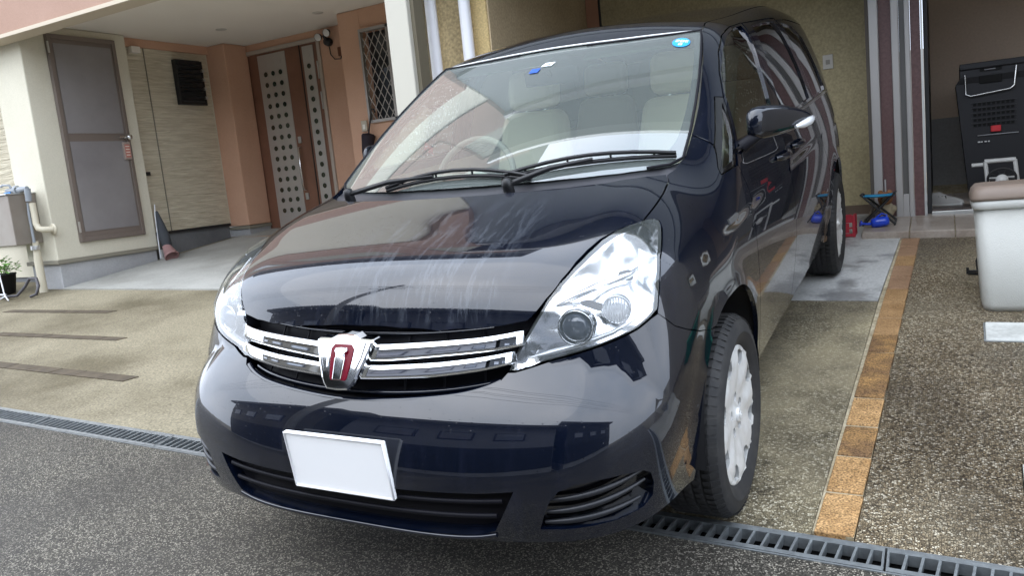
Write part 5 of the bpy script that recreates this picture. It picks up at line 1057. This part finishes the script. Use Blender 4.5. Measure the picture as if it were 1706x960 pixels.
R_('wall', (-1.37, 5.44, .2), (.93, 5.6, 3.05), OLIVE); R_('pink_light_strip', (-1.365, 5.415, .55), (-1.25, 5.439, 3.0), mat('pinkish_light_tint', (.42, .22, .14), .8)); R_('corner_strip', (-1.25, 5.42, .55), (-1.235, 5.439, 3.0), BLACKM); R_('skirting', (-1.23, 5.425, .55), (.93, 5.4385, .655), mat('brown_skirting', (.14, .10, .07), .7))  # pink strip paints the downlight's tint near the corner
for x, n_ in ((-1.80, 0), (-1.50, 1)):
    q = MB(True); yy = 3.56 - .02; q.tube([(x - .02 * n_, yy, 3.0), (x - .02 * n_, yy, .3)], .042, 18); pp_ = q.obj('downpipe', mat('white_pvc', (.78, .78, .80), .35), RH)
    for z in (1.2, 2.55):
        q = MB(True); q.lathe([(.0425, -.015), (.047, -.012), (.047, .012), (.0425, .015)], (x - .02 * n_, yy, z), (0, 0, 1), 18); q.obj('pipe_clip', WALU, pp_)
R_('ceiling', (-1.99, 3.30, 3.05), (3.6, 7.5, 3.12), CEIL); R_('ceiling_beam', (-1.99, 3.16, 2.80), (3.6, 3.30, 3.12), GREYW)
R_('upper_wall', (-1.985, 3.12, 3.122), (3.6, 7.5, 4.9), GREYW); R_('upper_wall', (-1.985, 3.08, 4.902), (3.6, 7.5, 5.20), stained('upper_beige', (.50, .48, .42), (.56, .54, .48), 1, .3, .7, .85))
R_('upper_band', (-1.985, 3.04, 4.80), (3.6, 3.119, 4.96), WALU)
R_('eave', (-2.0, 2.45, 5.202), (3.8, 7.6, 5.33), mat('eave_grey', (.06, .06, .07))); R_('gutter', (-2.0, 2.33, 5.17), (3.8, 2.448, 5.29), ALU)
# entrance: track frame, folded door stack, hall behind
R_('door_frame', (.955, 5.03, .58), (1.015, 5.10, 3.04), WALU, bevel=.004); R_('door_frame', (.93, 5.05, .58), (.954, 5.44, 3.04), mat('frame_dark_brown', (.10, .085, .07), .7))  # pale frame with a plain dark brown jamb
ed = R_('entrance_door', (1.017, 5.06, .575), (1.098, 5.10, 3.0), MAROON); R_('door_panel', (1.222, 5.055, .57), (1.285, 5.09, 3.0), MAROON, ed)
R_('door_stile', (1.10, 5.035, .57), (1.148, 5.095, 3.0), WALU, ed, .006); R_('door_stile', (1.186, 5.035, .57), (1.220, 5.095, 3.0), WALU, ed, .006); R_('door_glass', (1.149, 5.07, .74), (1.185, 5.085, 3.0), mat('door_glass_grey', (.14, .135, .125), .2, coat=.5), ed); R_('kick_plate', (1.149, 5.04, .57), (1.185, 5.09, .738), WALU, ed)
R_('door_stile', (1.287, 5.04, .57), (1.300, 5.09, 3.0), ALU, ed); R_('latch', (1.025, 5.045, .74), (1.035, 5.06, .86), ALU, ed)
R_('hall_wall', (1.302, 5.10, .5), (1.33, 6.4, 3.04), BLACKM); R_('hall_wall', (1.33, 6.40, 1.28), (3.6, 6.5, 3.04), stained('hall_brown', (.55, .42, .32), (.60, .48, .37), 1, .3, .7, .8, fstr=.08)); R_('hall_wall', (1.33, 6.39, .5), (1.66, 6.5, 1.279), stained('hall_grey', (.26, .25, .24), (.32, .31, .30), 1.5, .3, .7, .8, fstr=.1)); R_('hall_wall', (1.66, 6.395, .5), (3.6, 6.5, 1.279), mat('hall_dark', (.28, .265, .25), .8))
R_('threshold', (1.33, 5.055, .55), (3.4, 5.10, .60), ALU, bevel=.003)
for k in range(8): R_('floor_board', (1.335 + k * .25, 5.104, .55), (1.582 + k * .25, 6.39, .612), mat('hall_floor', (.055, .040, .034), .35, var=(5, (.075, .055, .045), .4, .6)), bevel=.002)
R_('side_wall', (3.4, .9, -.2), (3.6, 6.5, 3.04), stained('boundary_brown', (.44, .40, .34), (.52, .48, .41), 1, .3, .7, .85))
sk = box('wall_socket', (.59, 5.428, 1.745), (.665, 5.4395, 1.855), mat('socket_white', (.55, .52, .46), .5), None, .003); tag(sk, 'pale wall socket on the olive wall behind the minivan', 'socket'); box('socket_face', (.612, 5.4245, 1.78), (.643, 5.4285, 1.815), mat('socket_grey', (.30, .28, .24), .6), sk, .001)
# ------------------------------------------------------------------ things by the entrance
# storage bin
bz = gz0(1.75, 2.95); bn = thing('storage_bin', (1.76, 3.08, bz), 'tall pale grey plastic bin with a brown lid, standing on the stony paving', 'bin')
def rrect(cx, cy, hx, hy, r, z, n=6, f=None):
    out = []
    for sx, sy, a0 in ((1, 1, 0), (-1, 1, 90), (-1, -1, 180), (1, -1, 270)):
        for k in range(n + 1):
            a = math.radians(a0 + 90 * k / n); out.append((cx + sx * (hx - r) + r * math.cos(a), cy + sy * (hy - r) + r * math.sin(a), z if f is None else f(cy + sy * (hy - r) + r * math.sin(a))))
    return out
def stack(loops, m, name, par, cap0=True, cap1=True, smooth=True):
    q = MB(smooth); n = len(loops[0]); vs = [p for l in loops for p in l]; q.add(vs, [(i * n + k, i * n + (k + 1) % n, (i + 1) * n + (k + 1) % n, (i + 1) * n + k) for i in range(len(loops) - 1) for k in range(n)])
    if cap0: q.add(loops[0], [tuple(range(n))[::-1]], False)
    if cap1: q.add(loops[-1], [tuple(range(n))], False)
    return q.obj(name, m, par, fix=True)
BM = stained('bin_grey', (.47, .475, .44), (.50, .505, .47), 3, .3, .7, .42, fine=200, fstr=.03); cx, cy = 1.765, 3.08
stack([rrect(cx, cy, .195, .165, .05, bz), rrect(cx, cy, .205, .172, .05, bz + .03), rrect(cx, cy, .228, .190, .05, bz + .50)], BM, 'bin_body', bn)
stack([rrect(cx, cy, .232, .194, .05, bz + .495), rrect(cx, cy, .240, .202, .05, bz + .50), rrect(cx, cy, .243, .205, .05, bz + .545), rrect(cx, cy, .236, .198, .05, bz + .548)], mat('bin_rim', (.60, .61, .58), .4), 'bin_rim', bn)
BL = mat('lid_brown', (.19, .145, .115), .5, var=(4, (.23, .18, .145), .35, .65), bump=(120, .1, 2, .001))
ld = stack([rrect(cx, cy, .246, .208, .05, bz + .538), rrect(cx, cy, .246, .208, .05, bz + .552), rrect(cx, cy, .238, .200, .05, bz + .585), rrect(cx, cy, .220, .182, .05, bz + .605), rrect(cx, cy, .205, .168, .05, bz + .607)], BL, 'lid', bn)
R0 = lambda n_, a, b, m, par, bevel=0: box(n_, a, b, m, par, bevel)
R0('lid_seam', (cx - .003, cy - .165, bz + .6065), (cx + .003, cy + .165, bz + .6085), mat('seam_dark', (.10, .07, .055), .7), ld)
# black trolley box
CT = mat('cart_black', (.012, .012, .015), .45); ct = thing('trolley_box', (1.72, 5.55, .6), 'black trolley crate with grey carry handle and red latch inside the doorway', 'trolley'); y0 = 5.5
stack([[(1.585, y0 + .02, .61), (1.95, y0 + .02, .61), (1.95, y0 + .4, .61), (1.585, y0 + .4, .61)], [(1.505, y0 + .01, 1.50), (1.97, y0 + .01, 1.50), (1.97, y0 + .4, 1.50), (1.505, y0 + .4, 1.50)], [(1.535, y0, 1.545), (1.97, y0, 1.545), (1.97, y0 + .4, 1.545), (1.535, y0 + .4, 1.545)], [(1.535, y0, 1.645), (1.97, y0, 1.645), (1.97, y0 + .4, 1.645), (1.535, y0 + .4, 1.645)]], CT, 'crate_body', ct, smooth=False)
R0('crate_rim', (1.53, y0 - .018, 1.60), (1.97, y0, 1.645), CT, ct, .006); R0('label_slot', (1.66, y0 - .006, 1.575), (1.80, y0, 1.60), mat('slot_dark', (.004, .004, .004), .8), ct); R0('label_print', (1.69, y0 - .008, 1.584), (1.76, y0 - .006, 1.590), mat('print_grey', (.30, .30, .31), .6), ct); R0('grip_slot', (1.655, y0 - .006, 1.49), (1.80, y0, 1.545), mat('slot_dark', (.004, .004, .004)), ct, .004)
q = MB(True); q.tube([(1.565, y0 - .012, 1.565), (1.568, y0 - .02, 1.42), (1.60, y0 - .022, 1.405), (1.85, y0 - .022, 1.43), (1.875, y0 - .02, 1.45), (1.89, y0 - .012, 1.59)], .006, 8); q.obj('carry_handle', STEEL, ct)
for i in range(5):
    for j in range(9): R0('vent_hole', (1.615 + j * .030, y0 + .001, 1.33 - i * .038), (1.635 + j * .030, y0 + .0065, 1.348 - i * .038), mat('slot_dark', (.004, .004, .004)), ct)
    R0('rib', (1.60, y0 - .002, 1.352 - i * .038), (1.89, y0 + .010, 1.357 - i * .038), mat('cart_rib', (.03, .03, .034), .5), ct)
R0('latch', (1.725, y0 - .016, 1.13), (1.79, y0 + .008, 1.175), mat('latch_red', (.62, .03, .04), .4), ct, .004); R0('latch_frame', (1.64, y0 - .004, 1.108), (1.90, y0 + .009, 1.114), mat('print_grey', (.3, .3, .31)), ct)
for k, wd in enumerate((.018, .010, .014, .012)): R0('brand_print', (1.64 + k * .022, y0 - .003, 1.058), (1.64 + k * .022 + wd, y0 + .010, 1.068), mat('print_white', (.6, .6, .6), .6), ct)
# white folding step and round fan behind the bin
sp_t = thing('step_stool', (1.78, 5.2, .6), 'white plastic stool frame standing behind the grey bin', 'stool'); WP = mat('white_plastic', (.62, .62, .60), .4)
for nm, P, r_ in (('top_rail', [(1.67, 5.2, .925), (1.86, 5.2, .925)], .016), ('leg', [(1.675, 5.2, .925), (1.70, 5.2, .60)], .014), ('leg', [(1.855, 5.2, .925), (1.885, 5.2, .60)], .014), ('cross_rail', [(1.685, 5.2, .80), (1.865, 5.2, .80)], .010), ('side_plate', [(1.59, 5.2, .905), (1.66, 5.2, .905)], .014)):
    q = MB(True); q.tube(P, r_, 8); q.obj(nm, WP, sp_t)
fn_o = thing('desk_fan', (1.76, 5.12, .6), 'small black round fan with a white hub, half hidden behind the bin lid', 'fan')
q = MB(True); q.tube([(1.77 + .085 * math.cos(a), 5.12, .80 + .07 * math.sin(a)) for a in np.linspace(0, 2 * math.pi, 30)], .009, 7); q.obj('guard_ring', BLACKM, fn_o)
for k in range(10): a = k * math.pi / 5; q = MB(True); q.tube([(1.77, 5.11, .80), (1.77 + .083 * math.cos(a), 5.12, .80 + .068 * math.sin(a))], .003, 5); q.obj('guard_wire', BLACKM, fn_o)
q = MB(True); q.lathe([(.001, .02), (.035, .015), (.04, 0)], (1.77, 5.11, .79), (0, -1, 0), 18); q.obj('hub', WP, fn_o); q = MB(True); q.tube([(1.77, 5.14, .72), (1.77, 5.14, .61)], [.02, .06], 12); q.obj('stand', BLACKM, fn_o)
# trainer in the hall
sh = thing('shoe', (1.38, 5.5, .615), 'grey trainer with dark stripes lying just inside the doorway', 'shoe')
def shoe(u, v):
    a = math.pi * v; L_ = .24 * u; w_h = .040 + .006 * math.sin(math.pi * u); hgt = np.interp(u, [0, .1, .35, .55, .8, 1], [.075, .085, .09, .06, .045, .02]); return (1.30 + L_, 5.47 - w_h * math.cos(a) * (math.sin(math.pi * min(1, .15 + u * .8)) ** .4) - .07 * u, .625 + hgt * math.sin(a) ** .7)
q = MB(True); q.grid(shoe, 14, 10); q.obj('upper', mat('trainer_grey', (.34, .33, .31), .8), sh)
q = MB(True); q.tube([(1.30, 5.47, .622), (1.38, 5.445, .622), (1.46, 5.42, .620), (1.535, 5.40, .618)], [.034, .036, .04, .026], 10); q.obj('sole', mat('sole_white', (.5, .5, .48), .7), sh)
for k in range(3): q = MB(True); q.tube([(1.385 + k * .022, 5.405 - k * .006, .645), (1.375 + k * .022, 5.415 - k * .006, .685)], .004, 5); q.obj('stripe', BLACKM, sh)
# folding stool, toy, watering can, crate, hook
zs = lambda x, y: gz0(x, y, .05)
fs = thing('folding_stool', (1.0, 4.82, zs(1, 4.82)), 'small folding stool with a sky blue seat and crossed black legs by the entrance door', 'stool')
q = MB(True); q.grid(lambda u, v: (.90 + .20 * u, 4.74 + .17 * v, .768 - .012 * math.sin(math.pi * v) - .004 * math.sin(math.pi * u)), 8, 8); o = q.obj('seat', mat('sky_blue_cloth', (.03, .30, .55), .7), fs); sdm = o.modifiers.new('t', 'SOLIDIFY'); sdm.thickness = .006
for y in (4.745, 4.905):
    for a, b in (((.885, y, .775), (1.105, y, zs(1.1, y) + .006)), ((1.105, y, .775), (.895, y, zs(.9, y) + .006))):
        q = MB(True); q.tube([a, b], .008, 7); q.obj('leg', BLACKM, fs)
for x, z in ((.885, .775), (1.105, .775)): q = MB(True); q.tube([(x, 4.74, z), (x, 4.91, z)], .008, 7); q.obj('seat_rail', BLACKM, fs)
for x in (.895, 1.10): q = MB(True); q.tube([(x, 4.73, zs(x, 4.73) + .008), (x, 4.92, zs(x, 4.92) + .008)], .008, 7); q.obj('foot_rail', BLACKM, fs)
ty = thing('plush_toy', (1.03, 5.0, zs(1.03, 5)), 'cream and brown stuffed toy sitting behind the folding stool', 'toy'); zt = zs(1.03, 5)
for nm, c, r_, m_ in (('toy_body', (1.03, 5.0, zt + .06), .062, 'toy_cream'), ('toy_head', (1.03, 4.98, zt + .145), .050, 'toy_brown'), ('toy_arm', (.98, 4.975, zt + .07), .026, 'toy_cream'), ('toy_arm', (1.08, 4.975, zt + .07), .026, 'toy_cream'), ('toy_ear', (1.0, 4.98, zt + .19), .018, 'toy_brown'), ('toy_ear', (1.06, 4.98, zt + .19), .018, 'toy_brown'), ('toy_muzzle', (1.03, 4.94, zt + .135), .022, 'toy_cream')):
    q = MB(True); q.lathe([(r_ * math.sin(a) + .0004, -r_ * math.cos(a)) for a in np.linspace(0, math.pi, 12)], c, (0, 0, 1), 16); q.obj(nm, mat(m_, (.45, .38, .26) if 'cream' in m_ else (.28, .13, .06), .95, bump=(150, .5, 3, .004)), ty)
BLU = mat('can_blue', (.015, .06, .55), .3, coat=.3); zc0 = zs(1.0, 4.69); wc = thing('watering_can', (1.0, 4.69, zc0), 'bright blue toy watering can lying under the folding stool', 'watering can')
q = MB(True); q.lathe([(.001, -.06), (.03, -.058), (.036, -.03), (.036, .03), (.028, .055), (.001, .06)], (1.01, 4.69, zc0 + .037), (1, .1, .12), 20); q.obj('can_body', BLU, wc)
q = MB(True); q.tube([(.965, 4.69, zc0 + .03), (.93, 4.67, zc0 + .028), (.895, 4.65, zc0 + .035)], [.014, .009, .008], 9); q.lathe([(.008, 0), (.024, .018), (.001, .02)], (.90, 4.652, zc0 + .034), (-1, -.4, .3), 14); q.obj('spout', BLU, wc)
q = MB(True); q.tube([(1.045, 4.69, zc0 + .065), (1.055, 4.69, zc0 + .085), (1.02, 4.69, zc0 + .095), (.985, 4.69, zc0 + .07)], .006, 8); q.obj('can_handle', BLU, wc)
RED = mat('crate_red', (.38, .025, .04), .5); zr = gz0(.8, 4.63); cr = thing('red_crate', (.80, 4.66, zr), 'small red plastic crate behind the rear wheel of the minivan', 'crate')
for a, b in (((.745, 4.60, zr), (.765, 4.62, zr + .165)), ((.835, 4.60, zr), (.855, 4.62, zr + .155)), ((.745, 4.72, zr), (.765, 4.74, zr + .165)), ((.835, 4.72, zr), (.855, 4.74, zr + .155))): R0('post', a, b, RED, cr, .003)
for z0, z1 in ((0, .03), (.055, .075), (.10, .165)):
    for a, b in (((.7655, 4.603, zr + z0 + .003), (.8345, 4.615, zr + z1 - .004)), ((.748, 4.6205, zr + z0 + .003), (.76, 4.7195, zr + z1 - .004)), ((.84, 4.6205, zr + z0 + .003), (.852, 4.7195, zr + z1 - .006))): R0('rail', a, b, RED, cr, .002)
R0('panel', (.785, 4.606, zr + .03), (.815, 4.612, zr + .10), RED, cr)
zh = gz0(1.56, 3.6); hk = thing('metal_clamp', (1.56, 3.6, zh), 'small black metal clamp on the paving half hidden by the grey bin', 'clamp')
for nm, P in (('hook', [(1.565, 3.58, zh + .02), (1.56, 3.58, zh + .08), (1.575, 3.58, zh + .115), (1.60, 3.58, zh + .12)]), ('foot', [(1.515, 3.56, zh + .025), (1.60, 3.58, zh + .02)]), ('foot', [(1.515, 3.56, zh + .01), (1.515, 3.56, zh + .045)]), ('foot', [(1.52, 3.60, zh + .006), (1.60, 3.56, zh + .006)])):
    q = MB(True); q.tube(P, .007, 7); q.obj(nm, BLACKM, hk)
# ------------------------------------------------------------------ across the road (seen in the bodywork)
OW = [stained('opposite_render', (.27, .28, .31), (.32, .33, .365), .7, .3, .7, .8), stained('opposite_dark', (.05, .055, .065), (.07, .075, .085), .7, .3, .7, .8), stained('opposite_beige', (.16, .15, .13), (.2, .19, .165), .7, .3, .7, .8)]
PB = mat('blue_pane', (.05, .08, .16), .06, coat=1); ROOF = mat('dark_roof', (.035, .037, .042), .6)
for k, (x0, x1, yf, hgt, m_, lab) in enumerate([(-12.5, -5.4, -5.6, 4.7, 2, 'beige two storey house across the road, left of the grey one'), (-4.9, 1.6, -5.8, 4.4, 0, 'grey house with dark eaves straight across the road from the minivan'), (2.2, 9.5, -5.7, 4.9, 1, 'dark slate house across the road, right of the grey one')]):
    zb = gz0(0, yf) - .3; H = thing('opposite_house', ((x0 + x1) / 2, yf - 3, zb), lab, 'house', 'houses across the road')
    box('wall', (x0, yf - 6, zb), (x1, yf, zb + hgt), OW[m_], H); box('roof', (x0 - .5, yf - 6.5, zb + hgt + .002), (x1 + .4, yf + .55, zb + hgt + .22), ROOF, H); box('roof', (x0 - .2, yf - 5, zb + hgt + .222), (x1 + .2, yf - .5, zb + hgt + .7), ROOF, H); box('base', (x0 - .02, yf - 6, zb - .2), (x1 + .02, yf + .02, zb + .55), BASEC, H)
    box('painted_carport_shade', (x0 + .02, yf - .3, zb + .55), (x1 - .02, yf + .03, zb + 2.25), mat('carport_dark', (.03, .032, .038), .8), H)  # dark slab painted in place of the shade inside the carports
    n_ = 3
    for i in range(n_):
        xa = x0 + .7 + i * (x1 - x0 - 1.2) / n_; wd = 1.1; f_ = 2.95
        fo = box('window', (xa, yf - .02, zb + f_), (xa + wd, yf + .05, zb + f_ + .75), mat('dark_sash', (.03, .035, .06), .5), H); box('pane', (xa + .07, yf + .03, zb + f_ + .07), (xa + wd - .07, yf + .06, zb + f_ + .68), mat('curtained_pane', (.22, .24, .29), .1, coat=1), fo)
# utility pole and wires
up_ = thing('utility_pole', (-5.15, -4.6, gz0(-5, -4.6)), 'grey concrete utility pole with overhead wires across the road', 'utility pole'); CON = mat('pole_concrete', (.33, .32, .30), .8)
q = MB(True); q.tube([(-5.15, -4.6, gz0(-5.15, -4.6) - .2), (-5.15, -4.6, 8.6)], [.15, .11], 16); q.obj('pole', CON, up_)
for z in (7.2, 7.9): box('cross_arm', (-5.9, -4.65, z), (-4.4, -4.55, z + .08), CON, up_)
for k, (dx, z) in enumerate(((-.6, 7.35), (-.2, 8.05), (.2, 7.35), (.6, 8.05), (0, 6.6))):
    q = MB(True); q.tube([(-24, -4.6 + dx * .6, z + .3), (-14, -4.6 + dx * .6, z - .25), (-5.15 + dx, -4.6, z), (6, -4.3 + dx * .6, z - .35), (22, -4.1 + dx * .6, z + .2)], .012, 5); q.obj('wire', BLACKM, up_)
# unseen green planter, added to put a green reflection in the bumper corner
gz_ = gz0(2.3, 2.5); pg = thing('added_green_planter', (2.35, 2.5, gz_), 'unseen green planter trough added right of the grey bin for its reflection', 'planter')
stack([rrect(2.35, 2.5, .16, .42, .04, gz_ - .02), rrect(2.35, 2.5, .20, .46, .04, gz_ + .26), rrect(2.35, 2.5, .22, .48, .04, gz_ + .265), rrect(2.35, 2.5, .22, .48, .04, gz_ + .29)], mat('planter_green', (.01, .32, .20), .4), 'trough', pg)
R0('soil', (2.19, 2.07, gz_ + .291), (2.51, 2.93, gz_ + .296), mat('soil', (.05, .035, .025), .9), pg)
